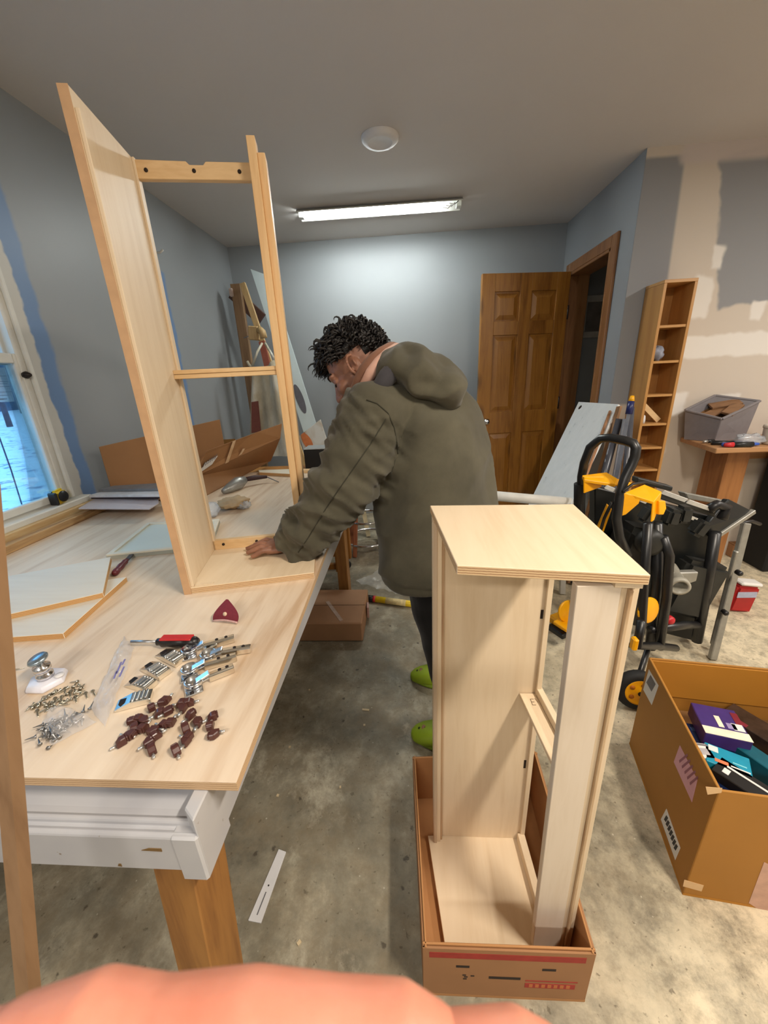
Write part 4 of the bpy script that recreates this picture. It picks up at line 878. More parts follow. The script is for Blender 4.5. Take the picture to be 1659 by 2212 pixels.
# saw body, motor and dust port
mb = MB(); mb.box(ay(1492, 1268, 1.66), (.20, .10, .28), Matrix.Rotation(.25, 3, 'Y')); obj('saw_body', mb, SAWD, t, 0.02, 2)
mb = MB(); mb.box(ay(1365, 1180, 1.58), (.16, .14, .20), Matrix.Rotation(.2, 3, 'Y')); obj('motor_housing', mb, SAWD, t, 0.03, 2)
mb = MB(); mb.lathe(ay(1395, 1165, 1.50), [(.045, 0), (.055, .02), (.05, .05), (.03, .06)], (0, -1, 0), 18); obj('motor_cap', mb, SAWD, t)
c = ay(1464, 1260, 1.545); mb = MB(); mb.lathe(c, [(.034, .12), (.034, 0), (.040, -.004), (.040, -.03), (.028, -.032), (.028, .0), (.026, .03), (.001, .03)], (0.25, .95, .1), 22, cap=False); obj('dust_port', mb, plain('grey_port_plastic', srgb(170, 166, 152), 0.45), t)
sawplate([ay(1450, 1238, 1.57), ay(1510, 1236, 1.585), ay(1505, 1256, 1.585), ay(1470, 1268, 1.57)], .03, SAWG, 'port_flange')
mb = MB(); mb.lathe(ay(1442, 1335, 1.50), [(.018, 0), (.02, .02), (.012, .03)], (0, -1, 0), 14); obj('red_knob', mb, REDB, t)
for (px, py) in ((1450, 1116), (1400, 1112), (1475, 1110), (1510, 1140)):
    mb = MB(); mb.box(ay(px, py, 1.52), (.07, .06, .05), Matrix.Rotation(px, 3, 'Y')); obj('clamp_block', mb, SAWD, t, 0.012, 2)
CABLE = plain('black_cable', srgb(20, 20, 20), 0.5)
mb = MB(); mb.tube([ay(1345, 1062, 1.36), ay(1366, 1046, 1.38), ay(1392, 1042, 1.44), ay(1430, 1050, 1.5)], .005, 8); obj('cable', mb, CABLE, t)
mb = MB(); mb.tube([ay(1322, 1085, 1.40), ay(1305, 1120, 1.44), ay(1296, 1150, 1.48)], .006, 8); obj('cable', mb, CABLE, t)
# yellow feet and wheels
for (cx_, cy_, y) in ((1226, 1320, 1.66), (1400, 1318, 1.42)):
    c = ay(cx_, cy_, y); mb = MB(); mb.lathe(c, [(.05, -.006), (.055, -.004), (.055, .004), (.05, .006)], (.35, -.9, .2), 20); obj('foot_plate', mb, SAWY, t)
mb = MB(); mb.box(ay(1228, 1346, 1.64), (.12, .08, .02), Matrix.Rotation(.5, 3, 'Z')); obj('foot', mb, SAWY, t, 0.004)
mb = MB(); mb.box(ay(1210, 1342, 1.70), (.07, .10, .045), Matrix.Rotation(.5, 3, 'Z')); obj('foot', mb, SAWY, t, 0.01)
mb = MB(); mb.box(ay(1216, 1358, 1.68), (.12, .10, .03), Matrix.Rotation(.5, 3, 'Z')); obj('rubber_foot', mb, BLKP, t, 0.006)
mb = MB(); mb.box(ay(1370, 1390, 1.32), (.022, .03, .055)); obj('foot', mb, SAWY, t, 0.006)
wc = ay(1378, 1490, 1.30); axw = Vector((-.15, -1, .12)).normalized()
mb = MB(); mb.lathe(wc, [(.052, .018), (.058, .024), (.080, .020), (.086, .008), (.086, -.008), (.080, -.020), (.058, -.024), (.052, -.018)], axw, 28, cap=False); w_ = obj('wheel', mb, plain('black_tyre', srgb(24, 24, 24), 0.75), t)
mb = MB(); mb.lathe(wc, [(.001, -.018), (.054, -.018), (.056, .0225), (.050, .020), (.030, .018), (.016, .026), (.001, .026)], axw, 28, cap=False); obj('hub', mb, SAWY, w_)
mb = MB(); mb.lathe(wc + axw * .0265, [(.010, 0), (.010, .002)], axw, 12); obj('axle_hole', mb, HOLE, w_)
for k in range(5):
    u = Vector((1, -.15, 0)).normalized(); v = axw.cross(u); a = k * 2 * pi / 5
    mb = MB(); cpt = wc + axw * .0195 + (u * cos(a) + v * sin(a)) * .036; mb.lathe(cpt, [(.010, 0), (.010, .0015)], axw, 10); obj('spoke_slot', mb, plain('dark_orange_recess', srgb(190, 110, 10), 0.5), w_)
wc2 = ay(1300, 1385, 1.85)
mb = MB(); mb.lathe(wc2, [(.058, -.024), (.080, -.020), (.086, -.008), (.086, .008), (.080, .020), (.058, .024)], axw, 24); w_ = obj('wheel', mb, plain('black_tyre_rear', srgb(24, 24, 24), 0.75), t)
mb = MB(); mb.tube([wc - axw * .02, ay(1400, 1400, 1.42), ay(1300, 1385, 1.80)], .012, 8); obj('axle', mb, SAWB, t)
# ================================================================== back left corner: easel, boards, stool, cart
EAS = wood('dull_easel_wood', srgb(150, 118, 84), srgb(98, 72, 48), 'Z', 10, 0.8); EASL = wood('light_easel_wood', srgb(200, 170, 120), srgb(160, 126, 82), 'Z', 12, 0.8)
t = thing('easel', 'tall wooden easel with a clamped crossbar in the back left corner', 'easel', (-1.2, 3.3, 0))
c = ay(516, 640, 3.42)
mb = MB(); mb.bx(c.x - .05, c.x + .03, 3.40, 3.44, 0, ay(516, 612, 3.4).z); obj('post', mb, EAS, t, 0.003)
a = ay(524, 612, 3.37); b = ay(566, 735, 3.30); d_ = (b - a).normalized(); e = a + d_ * ((a.z - .005) / -d_.z)
mb = MB(); mb.bar(a, e, .045, .025, (0, 1, 0)); obj('leg', mb, EASL, t, 0.002)
mb = MB(); mb.bar(ay(502, 632, 3.45), ay(566, 690, 3.45), .03, .10, (0, 0, 1)); obj('crossbar', mb, plain('dark_brown_board', srgb(78, 50, 40), 0.6, var=0.15), t, 0.003)
mb = MB(); mb.box(ay(549, 720, 3.26), (.075, .06, .10), Matrix.Rotation(.12, 3, 'Y')); obj('clamp_block', mb, EASL, t, 0.006)
mb = MB(); mb.tube([ay(560, 712, 3.24), ay(567, 718, 3.22), ay(570, 730, 3.22)], .028, 10); obj('clamp_jaw', mb, EASL, t)
mb = MB(); mb.bar(ay(566, 738, 3.29), ay(580, 800, 3.22), .05, .02, (0, 1, 0)); obj('red_batten', mb, plain('red_brown_paint', srgb(140, 74, 56), 0.5), t)
mb = MB(); mb.tube([ay(527, 730, 3.3), ay(540, 725, 3.28)], .004, 6); obj('clamp_screw', mb, SILV, t)
mb = MB(); mb.box(ay(500, 632, 3.40), (.03, .03, .06)); obj('peg', mb, plain('pale_peg', srgb(190, 170, 160), 0.6), t, 0.006)
# apron
def apron_mat():
    d = Nd('paint_smeared_canvas'); p = d.pos(); n = d.noise(d.mapv(p, (1, 1, .5)), 8, 4, .6); m = d.noise(d.mapv(p, (1, 1, .45)), 5.0, 3)
    col = d.ramp(n, [(0.3, srgb(170, 158, 134)), (0.5, srgb(196, 188, 166)), (0.7, srgb(222, 220, 210))])
    col = d.mix(d.ramp(m, [(0.66, (0, 0, 0, 1)), (0.69, (1, 1, 1, 1))]), col, srgb(116, 70, 58))
    return d.bsdf(col, 0.9, 0, d.bump(n, 0.4, 0.02))
AP = apron_mat()
t = thing('apron', 'paint-smeared canvas apron hanging from the easel', 'apron', (-1.08, 3.0, .6))
x0, x1, x2, x3 = ay(545, 790, 3.12), ay(594, 775, 3.05), ay(541, 985, 3.16), ay(640, 985, 3.0)
def ap_f(u, v, off=0):
    top = x0.lerp(x1, u); bot = x2.lerp(x3, u); p = top.lerp(bot, v)
    sag = .03 * (1 - (2 * u - 1) ** 2) * max(0, 1 - v * 3)
    return p + Vector((0, -.02 * sin(u * 9 + v * 2) - .015 * sin(u * 17) + off, -sag))
mb = MB(); mb.grid(lambda u, v: ap_f(u, v), 26, 20); mb.grid(lambda u, v: ap_f(1 - u, v, .006), 26, 20); obj('apron_cloth', mb, AP, t)
mb = MB(); mb.tube([ap_f(0.02, 0), ay(556, 760, 3.1), ay(566, 742, 3.2)], .009, 8); obj('neck_strap', mb, AP, t)
mb = MB(); mb.tube([ap_f(0.98, 0), ay(585, 762, 3.08), ay(573, 742, 3.2)], .009, 8); obj('neck_strap', mb, AP, t)
mb = MB(); mb.tube([ap_f(0.0, .02), ay(538, 788, 3.12), ay(534, 780, 3.12)], .010, 8); obj('side_tie', mb, AP, t)
mb = MB(); q = [ap_f(.08, .38, -.010), ap_f(.24, .38, -.012), ap_f(.26, .72, -.012), ap_f(.08, .72, -.010)]; mb.prism([p + Vector((0, -.012, 0)) for p in q], (0, .003, 0)); obj('paint_patch', mb, plain('dark_red_paint', srgb(112, 62, 54), 0.7), t)
# tall white panel leaning in the corner, painted canvas in front of its foot
TL, TR = ay(541, 581, 3.50), ay(582, 596, 3.50); BRw = ay(705, 985, 3.36); down = (BRw - TR)
WP = plain('scuffed_white_panel', srgb(200, 214, 218), 0.45, var=0.07, scale=5)
k = (TR.z - .01) / -down.z; BR_ = TR + down * k; BL_ = TL + down * ((TL.z - .01) / -down.z)
nn = (TR - TL).cross(down).normalized(); nn = nn if nn.y < 0 else -nn
t = thing('tall_board', 'tall white panel with a dark oval hole leaning in the back left corner', 'panel', (BR_ + BL_) / 2)
mb = MB(); mb.prism([TL, TR, BR_, BL_], nn * -.014); obj('panel_board', mb, WP, t, 0.001)
oc = ap(648, 862, TR, nn); ev = down.normalized(); eu = (TR - TL).normalized()
mb = MB(); ring = []
vs = [oc + nn * .001 + eu * (.040 * cos(a)) + ev * (.125 * sin(a)) for a in [2 * pi * i / 24 for i in range(24)]]
mb.prism(vs, nn * .001); obj('oval_hole', mb, plain('dark_grey_oval', srgb(92, 92, 100), 0.8), t)
def painting():
    d = Nd('abstract_orange_painting'); p = d.pos(True); n = d.noise(p, 5.5, 3, .5, .6); m = d.noise(p, 9, 4)
    col = d.ramp(n, [(0.40, srgb(206, 206, 202)), (0.52, srgb(190, 182, 168)), (0.58, srgb(168, 124, 92)), (0.66, srgb(192, 120, 74)), (0.74, srgb(120, 112, 112))])
    return d.bsdf(col, 0.6)
pq = [ap(692, 906, TR + nn * .03, nn), ap(646, 942, TR + nn * .03, nn)]; pq[1] = pq[0].lerp(pq[1], min(1, (3.70 - pq[0].y) / max(1e-3, pq[1].y - pq[0].y)))
p3 = pq[0] + down * .40; p4 = pq[1] + down * .40
t = thing('painted_canvas', 'small painted canvas with orange and grey blots before the white panel', 'painting', (p3 + p4) / 2)
mb = MB(); mb.prism([pq[0], p3, p4, pq[1]], nn * -.02); obj('canvas', mb, painting(), t, 0.002)
mb = MB(); ob = ap(664, 954, TR + nn * .031, nn); mb.prism([ob + nn * .0012 + eu * (.05 * cos(a)) + ev * (.075 * sin(a)) for a in [2 * pi * i / 16 for i in range(16)]], nn * .001); obj('orange_blot', mb, plain('orange_oil_paint', srgb(200, 116, 66), 0.5, var=0.15), t)
# sticks leaning on the back wall
STK = wood('pale_stick', srgb(226, 210, 170), srgb(204, 182, 138), 'Z', 12)
def stick(label, p0_, p1_, y0, y1, w=.034):
    a = ay(*p0_, y0); b = ay(*p1_, y1); d_ = (b - a).normalized(); e = a + d_ * ((a.z - .012) / -d_.z)
    mb = MB(); mb.bar(a, e, w, .022, (0, 1, 0)); tag(obj('pale_stick', mb, STK), label, 'stick', 'pale sticks leaning on the back wall')
stick('long pale stick leaning on the back wall in front of the face', (709, 708), (752, 930), 3.76, 3.45)
stick('short pale stick end showing behind the top of the hair', (824, 711), (872, 900), 3.76, 3.55, .03)
stick('pale stick end just left of the shortest one behind the hair', (803, 712), (852, 900), 3.76, 3.55, .026)

# rolling cart with a black case on it, just past the bench
CARTW = wood('amber_cart_wood', srgb(176, 118, 48), srgb(128, 78, 26), 'Z', 9, .8)
t = thing('rolling_cart', 'amber wooden cart on casters just past the end of the bench', 'cart', (-.72, 2.55, 0))
x1 = -.445; x0 = -1.0; y0, y1 = 2.34, 2.54
for (x, y) in ((x1, y0), (x0, y0), (x1, y1), (x0, y1)):
    mb = MB(); mb.bx(x - .075, x, y, y + .05, .085, .76); obj('leg', mb, CARTW, t, 0.003)
    c = Vector((x - .035, y + .02, .03)); mb = MB(); mb.lathe(c + Vector((0, -.012, 0)), [(.012, -.001), (.028, 0), (.03, .004), (.03, .02), (.028, .024), (.012, .025)], (0, 1, 0), 18); w_ = obj('caster', mb, BLKP, t)
    mb = MB(); mb.lathe(c + Vector((0, -.0145, 0)), [(.012, 0), (.012, .002), (.004, .001)], (0, 1, 0), 12); obj('caster_hub', mb, SILV, w_)
    mb = MB(); mb.bx(c.x - .016, c.x + .016, c.y - .014, c.y - .0125, .03, .07); mb.bx(c.x - .02, c.x + .02, c.y - .02, c.y + .02, .066, .084); obj('caster_fork', mb, SILV, w_)
mb = MB(); mb.bx(x0, x1 - .0755, y0 + .01, y0 + .04, .10, .14); obj('lower_rail', mb, CARTW, t, 0.002)
mb = MB(); mb.bx(x0, x1 - .0755, y1 + .01, y1 + .04, .10, .14); obj('lower_rail', mb, CARTW, t, 0.002)
mb = MB(); mb.bx(x0 - .08, x1 + .01, y0 - .01, y1 + .06, .7605, .785); obj('cart_top', mb, CARTW, t, 0.003)
a, b = ay(655, 970, 2.45), ay(742, 968, 2.45)
t = thing('black_case', 'flat black case with a pale top edge on the amber cart', 'case', (-.57, 2.55, .786))
mb = MB(); mb.bx(a.x, -.40, 2.45, 2.59, .786, a.z - .006); obj('case_body', mb, plain('matte_black', srgb(10, 10, 11), 0.6), t, 0.004)
mb = MB(); mb.bx(a.x, -.40, 2.447, 2.59, a.z - .0055, a.z); obj('case_lid', mb, plain('grey_case_lid', srgb(150, 152, 150), 0.35), t, 0.001)

# stool
t = thing('bar_stool', 'bar stool with reddish legs and two chrome foot rings behind the person', 'stool', (-.36, 2.85, 0))
SC_ = Vector((-.35, 2.90, 0)); STW = wood('reddish_stool_leg', srgb(168, 104, 70), srgb(126, 72, 46), 'Z', 12)
for k in range(4):
    a = pi / 4 * (2 * k + 1) + .25; d_ = Vector((cos(a), sin(a), 0))
    mb = MB(); mb.bar(SC_ + d_ * .19 + zv * .004, SC_ + d_ * .10 + zv * .62, .032, .032, (0, 1, 0)); obj('leg', mb, STW, t, 0.004)
for r, z in ((.186, .10), (.158, .28)):
    mb = MB(); mb.tube([SC_ + Vector((cos(a) * r, sin(a) * r, z)) for a in [2 * pi * i / 36 for i in range(36)]], .010, 8, closed=True); obj('foot_ring', mb, CHROME, t)
mb = MB(); mb.lathe(SC_ + zv * .62, [(.14, 0), (.16, .01), (.165, .03), (.15, .045), (.001, .05)], n=28); obj('seat', mb, STW, t)

# floor things: carton under the bench, level, plastic film, strip
DKC = plain('even_brown_cardboard', srgb(168, 126, 92), 0.75, var=0.08, scale=6)  # one even, lightly mottled brown for the whole closed carton
t = thing('closed_carton', 'closed brown carton on the floor under the bench edge', 'carton', (-.52, 1.9, 0))
mb = MB(); mb.bx(-.80, -.272, 1.715, 2.06, .001, .118); obj('carton_body', mb, DKC, t, 0.006)
mb = MB(); mb.box((-.44, 1.83, .1185), (.02, .22, .0012), Matrix.Rotation(.55, 3, 'Z')); obj('tape', mb, plain('glossy_tape', srgb(190, 160, 140), 0.12, spec=0.8), t)
mb = MB(); mb.bx(-.80, -.272, 1.885, 1.888, .1175, .1192); obj('flap_seam', mb, plain('dark_seam', srgb(90, 62, 42), 0.9), t)
mb = MB(); mb.box((-.262, 1.93, .055), (.012, .06, .07), Matrix.Rotation(.1, 3, 'Z')); obj('torn_label', mb, plain('torn_pink_label', srgb(188, 150, 140), 0.6, var=.2, scale=40), t, 0.002)
a, b = az(795, 1292, .022), az(935, 1311, .022); ddir = (b - a).normalized()
t = thing('yellow_tube', 'yellow tube with a black end lying on the floor beside the carton', 'tube', (a + b) / 2 - zv * .022)
mb = MB(); mb.tube([a + ddir * .05, b], .020, 14); obj('tube_body', mb, plain('yellow_tube_plastic', srgb(240, 206, 40), 0.4), t)
mb = MB(); mb.tube([a, a + ddir * .035], .021, 14); obj('end_cap', mb, BLKP, t)
mb = MB(); mb.tube([a + ddir * .0355, a + ddir * .052], .0208, 14); obj('red_band', mb, REDB, t)
mb = MB(); mb.tube([a + ddir * .12, a + ddir * .25], .0204, 14); obj('worn_patch', mb, plain('worn_cream_patch', srgb(226, 206, 150), 0.6, var=.2, scale=50), t)
FILM = plain('thin_clear_film', srgb(222, 224, 222), 0.12, var=0.1, scale=30, alpha=0.28, spec=0.9)
mb = MB()
fq = [az(770, 1262, .01), az(905, 1300, .01), az(915, 1245, .01), az(850, 1215, .01)]
def film(u, v):
    p = fq[0].lerp(fq[1], u).lerp(fq[3].lerp(fq[2], u), v); q = p * 9
    return p + zv * (.004 + .05 * abs(noise.noise(q)) + .02 * abs(noise.noise(q * 2.7)))
mb.grid(film, 44, 36); tag(obj('plastic_film', mb, FILM), 'crumpled clear plastic film on the floor beside the yellow tube', 'plastic film')
q = [az(602, 1834, .004), az(618, 1840, .004), az(564, 1994, .004), az(536, 1988, .004)]
t = thing('plastic_strip', 'narrow white slotted strip lying on the floor by the bench post', 'strip', sum(q, Vector()) / 4 - zv * .004)
mb = MB(); mb.prism([p - zv * .0035 for p in q], zv * .0045); obj('strip_body', mb, PLW, t, 0.0008)
e = ((q[3] + q[2]) / 2 - (q[0] + q[1]) / 2); c = (q[0] + q[1]) / 2
mb = MB(); mb.bar(c + e * .62 + zv * .0012, c + e * .92 + zv * .0012, .003, .001); obj('slot', mb, GREYPR, t)
mb = MB(); mb.lathe(c + e * .53 + zv * .0008, [(.0022, 0), (.0022, .0008)], n=8); obj('hole', mb, HOLE, t)
r_ = random.Random(11)
CH_ = plain('pale_wood_chip', srgb(206, 186, 150), 0.8)
for px, py, L, lab in ((790, 1533, .03, 'longest pale wood chip on the concrete, between the bench and the green clogs'), (787, 1566, .008, 'tiny pale chip just below the longest wood chip on the floor'), (646, 2036, .010, 'pale chip on the floor closest to the photographer\'s hand'), (600, 1718, .008, 'pale chip on the floor beside the white bench corner'), (626, 1613, .008, 'pale chip on the floor by the middle of the bench edge'), (735, 1700, .006, 'tiny pale chip in the open floor midway between bench and cabinet'), (668, 1490, .006, 'tiny pale chip on the floor in front of the closed carton')):
    p = az(px, py, .002); mb = MB(); mb.box(p, (L, .008, .003), Matrix.Rotation(r_.uniform(-1, 1), 3, 'Z'))
    tag(obj('wood_chip', mb, CH_), lab, 'wood chip', 'wood chips on the floor')
# ================================================================== things on the plywood sheet
Z0 = TZ + .0006
def rz(a): return Matrix.Rotation(a, 3, 'Z')
# planks along the window wall
PLK = wood('striped_timber_plank', srgb(206, 170, 120), srgb(136, 94, 56), 'Y', 14, 1.2)
for (xa, xb, y0, y1, h, m, lab) in ((-1.435, -1.400, .45, 1.62, .030, PLK, 'dark striped timber plank lying on the bench beside the sill'), (-1.492, -1.442, .45, 1.66, .052, wood('cream_edge_plank', srgb(220, 196, 150), srgb(190, 142, 84), 'Y', 14, .8), 'cream plank on edge against the wall below the window')):
    mb = MB(); mb.bx(xa, xb, y0, y1, Z0 if xa > -1.44 else .775, Z0 + h); tag(obj('timber_plank', mb, m, bevel=.002), lab, 'plank', 'planks along the window wall')
# tape measure on the sill
c = ax(131, 1074, LX + .03)
t = thing('tape_measure', 'yellow and black tape measure on the window sill', 'tape measure', (LX + .03, c.y, .898))
mb = MB(); mb.box((LX + .026, c.y, .929), (.036, .058, .060), Matrix.Rotation(.1, 3, 'X')); obj('case_shell', mb, plain('tape_yellow', srgb(236, 200, 30), .35), t, .012, 3)
for s in (-1, 1):
    mb = MB(); mb.lathe((LX + .026 + s * .0185, c.y, .929), [(.024, 0), (.022, .003 * s), (.001, .0035 * s)], (1, 0, 0), 18); obj('side_disc', mb, BLKP, t)
mb = MB(); mb.box((LX + .026, c.y - .030, .925), (.038, .012, .052)); obj('rubber_bumper', mb, BLKP, t, .004)
mb = MB(); mb.box((LX + .0452, c.y + .004, .938), (.0012, .018, .012)); obj('label', mb, PAPER, t)
# notice on the window pane, cord in front of the glass
t = thing('paper_notice', 'white printed notice stuck on the lower window pane', 'notice', (LX - .031, 1.47, 1.31))
mb = MB(); X = LX - .0305; n4 = [(1.36, 1.445), (1.494, 1.443), (1.486, 1.318), (1.36, 1.322)]
mb.prism([(X, y, z) for y, z in n4], (.0006, 0, 0)); d_ = Nd('backlit_paper'); a_ = d_.n('ShaderNodeBsdfTranslucent'); a_.inputs[0].default_value = (.8, .84, .86, 1); b_ = d_.n('ShaderNodeBsdfDiffuse'); b_.inputs[0].default_value = (.75, .78, .8, 1); m_ = d_.n('ShaderNodeMixShader'); d_.l(a_.outputs[0], m_.inputs[1]); d_.l(b_.outputs[0], m_.inputs[2]); d_.l(m_.outputs[0], d_.out.inputs[0])
obj('notice_sheet', mb, d_.m, t)
for k, (ya, yb, z) in enumerate(((1.38, 1.47, 1.43), (1.37, 1.49, 1.412), (1.37, 1.49, 1.392), (1.38, 1.42, 1.384), (1.44, 1.48, 1.384), (1.37, 1.49, 1.374), (1.40, 1.43, 1.366), (1.37, 1.49, 1.354), (1.38, 1.47, 1.342), (1.39, 1.46, 1.328))):
    mb = MB(); mb.bx(X + .0008, X + .0012, ya, yb, z, z + (.002 if k % 3 else .004)); obj('print_line', mb, plain('notice_ink', srgb(150, 164, 180), .7), t)
mb = MB(); a = ax(-12, 915, LX - .02); b = ax(54, 1112, LX - .02); mb.tube([a, a.lerp(b, .5) + Vector((0, .004, 0)), b], .0025, 6); tag(obj('blind_cord', mb, plain('blue_grey_cord', srgb(60, 76, 120), .7)), 'thin dark cord hanging in front of the lower window pane', 'cord')
t = thing('curtain_bracket', 'small white curtain bracket above the far window', 'bracket', (LX, 2.66, 2.12))
c = ax(336, 546, LX + .03)
mb = MB(); mb.bx(LX + .0005, LX + .004, c.y - .015, c.y + .015, c.z - .02, c.z + .02); obj('plate', mb, WHITE, t, .001)
mb = MB(); mb.tube([(LX + .004, c.y, c.z), (LX + .06, c.y, c.z), (LX + .08, c.y, c.z + .012)], .006, 8); obj('hook', mb, WHITE, t)

# long open carton at the far left
t = thing('long_carton', 'long open brown carton with raised flaps at the far end of the bench', 'carton', (-1.1, 2.0, Z0))
KR = plain('kraft_cardboard', srgb(150, 108, 68), .75, var=.07, scale=4, bump=.03)
bl, br = Vector((-1.43, 1.70, Z0)), Vector((-1.085, 2.21, Z0)); tl, tr = ay(222, 965, 1.70), ay(475, 906, 2.21)
bt = Vector((.005, -.004, 0))
mb = MB(); mb.prism([bl, br, Vector((br.x, br.y, tr.z)), Vector((bl.x, bl.y, tl.z))], bt); obj('back_flap', mb, KR, t, .001)
f = [az(437, 1076, Z0), az(585, 996, Z0)]; m0, m1 = ay(425, 1029, 1.86), ay(606, 946, 2.43); u0, u1 = ay(447, 974, 1.88), ay(609, 915, 2.44); u00 = ay(420, 1010, 1.86)
mb = MB(); th = Vector((-.004, .003, 0))
mb.prism([f[0], f[1], m1, m0], th); obj('front_side', mb, KR, t, .001)
mb = MB(); mb.prism([m0 + zv * .001, m1 + zv * .001, u1, u1.lerp(u0, .38) + zv * .002, u0, u00], th); fl = obj('front_flap', mb, KR, t, .001)
def onf(px, py, k=.001):
    n = (m1 - m0).cross(u0 - m0).normalized(); n = n if n.y < 0 else -n
    return ap(px, py, m0 + n * k, n)
mb = MB(); mb.prism([onf(443, 1000), onf(471, 984), onf(458, 1003), onf(428, 1024)], Vector((.0004, -.0006, 0))); obj('label', mb, PAPER, fl, label='white shipping label')
for k in range(6):
    mb = MB(); x = 437 + k * 5; mb.prism([onf(x, 1010 - k * 3.4, .002), onf(x + 2, 1008.6 - k * 3.4, .002), onf(x + 8, 997 - k * 3.4, .002), onf(x + 6, 998.4 - k * 3.4, .002)], Vector((.0003, -.0004, 0))); obj('label_print', mb, GREYPR, fl)
for q in (((486, 1002), (494, 998), (510, 950), (503, 953)), ((515, 985), (522, 981), (530, 968), (524, 970))):
    mb = MB(); mb.prism([onf(*p) for p in q], Vector((.0004, -.0006, 0))); obj('tape', mb, plain('tape_gloss', srgb(196, 160, 120), .1, spec=.9), fl)
mb = MB(); mb.prism([bl + zv * .001, br + zv * .001, f[1] + zv * .001, f[0] + zv * .001], zv * .004); obj('carton_base', mb, KR, t)
mb = MB(); a, b = ay(446, 952, 2.2), ay(507, 948, 2.34); mb.prism([Vector((a.x, a.y, Z0 + .006)), Vector((b.x, b.y, Z0 + .006)), b, a], Vector((.002, .004, 0))); obj('inner_flap', mb, plain('darker_kraft', srgb(120, 84, 30), .8), t, .001)
mb = MB(); a, b, c_, d_ = az(390, 1010, Z0 + .03), az(455, 985, Z0 + .03), az(450, 1000, Z0 + .03), az(420, 1018, Z0 + .03)
mb.prism([a, b, c_, d_], zv * .004); obj('loose_flap', mb, KR, t)
# grey card, dark folders
LILAC = plain('lilac_grey_card', srgb(196, 186, 188), .7, var=.03)
q = [az(170, 1100, .872), az(323, 1101, .862), az(343, 1088, .862), az(340, 1050, .862), Vector((-1.462, 1.70, .876))]
mb = MB(); mb.prism(q, zv * .004); tag(obj('card_sheet', mb, LILAC), 'lilac-grey card sheet overhanging the planks near the window', 'card')
t = thing('folder_stack', 'stack of dark folders with pale edges on the card sheet', 'folders', (-1.3, 1.68, .878))
for k, (dx, dy, m) in enumerate(((0, 0, plain('dark_violet_folder', srgb(60, 50, 60), .5)), (.012, -.02, plain('pale_folder', srgb(200, 200, 202), .4)), (.02, .03, plain('slate_folder', srgb(110, 110, 112), .5)))):
    z = .8775 + k * .0125; q = [Vector((-1.455 + dx, 1.60 + dy, z)), Vector((-1.10 + dx, 1.58 + dy, z)), Vector((-1.06 + dx, 1.70 + dy, z)), Vector((-1.42 + dx, 1.69 + dy * .0, z))]
    mb = MB(); mb.prism(q, zv * .012); obj('folder', mb, m, t, .001)
# birch offcut panels
OFF = wood('whitish_birch_offcut', srgb(226, 220, 206), srgb(210, 200, 184), 'X', 6, .6); OFFE = ply_edge('offcut_edge', srgb(214, 170, 112), srgb(170, 120, 70), 4)
def offcut(pts, z, th, label, m=OFF):
    q = [az(px, py, z + th) for px, py in pts]; q = [Vector((max(p.x, -1.385), p.y, z)) for p in q]
    mb = MB(); mb.prism(q, zv * th, 1); return tag(obj('birch_offcut', mb, [m, OFFE], bevel=.0008), label, 'offcut', 'birch offcuts on the bench')
offcut([(-60, 1382), (136, 1368), (273, 1246), (225, 1253), (60, 1320), (-60, 1340)], Z0, .015, 'lower birch offcut with a slanted end, under the larger one')
offcut([(-60, 1345), (222, 1280), (239, 1203), (-60, 1259)], Z0 + .0155, .015, 'upper birch offcut resting on the slanted one near the wooden strip')
FRM = plain('greenish_white_panel', srgb(216, 222, 212), .5, var=.03, scale=4); FRE = wood('pale_frame_edge', srgb(232, 226, 208), srgb(214, 204, 182), 'X', 8, .6)
q = [az(228, 1199, Z0 + .018), az(318, 1129, Z0 + .018), az(474, 1121, Z0 + .018), az(455, 1176, Z0 + .018)]
t = thing('framed_board', 'flat greenish-white panel in a pale wooden frame beside the tall cabinet', 'panel', sum(q, Vector()) / 4 - zv * .018)
mb = MB(); mb.prism([p - zv * .017 for p in q], zv * .012); obj('panel_board', mb, FRM, t)
cq = sum(q, Vector()) / 4
for i in range(4):
    a, b = q[i], q[(i + 1) % 4]; w = .016
    ia, ib = a + (cq - a).normalized() * w * 1.4, b + (cq - b).normalized() * w * 1.4
    mb = MB(); mb.prism([a - zv * .0172, b - zv * .0172, ib - zv * .0172, ia - zv * .0172], zv * .018); obj('frame_strip', mb, FRE, t, .0008)
# chisel-like knife
def hand_tool(name, label, cat, a, b, handle, blade, r, f=.55, z=Z0, flat=True, stripe=None):
    a = az(*a, z + r); b = az(*b, z + r); d_ = (b - a).normalized(); L = (b - a).length
    t = thing(name, label, cat, (a + b) / 2 - zv * r)
    m = a + d_ * L * f
    mb = MB(); n = 14; pts = [a.lerp(m, k / n) for k in range(n + 1)]; rr = [r * (0.62 if k == 0 else .92 if k == 1 else 1.0 if k < 4 else .90 + .10 * cos(k * .9) if k < n - 1 else .6) for k in range(n + 1)]
    mb.tube(pts, rr, 12); h = obj('tool_handle', mb, handle, t)
    if stripe:
        for s in (-1, 1):
            mb = MB(); sd = Vector((-d_.y, d_.x, 0)); mb.bar(a.lerp(m, .12) + sd * s * r * .3 + zv * r * .88, a.lerp(m, .88) + sd * s * r * .3 + zv * r * .80, r * .8, r * .3); obj('coloured_flute', mb, stripe, h, .001)
    mb = MB()
    if flat: mb.bar(m, b, r * 1.3, r * .35)
    else: mb.tube([m, b], r * .25, 8)
    obj('blade', mb, blade, t); return t
STEEL = plain('worn_steel', (.55, .55, .56, 1), .3, .95, var=.1)
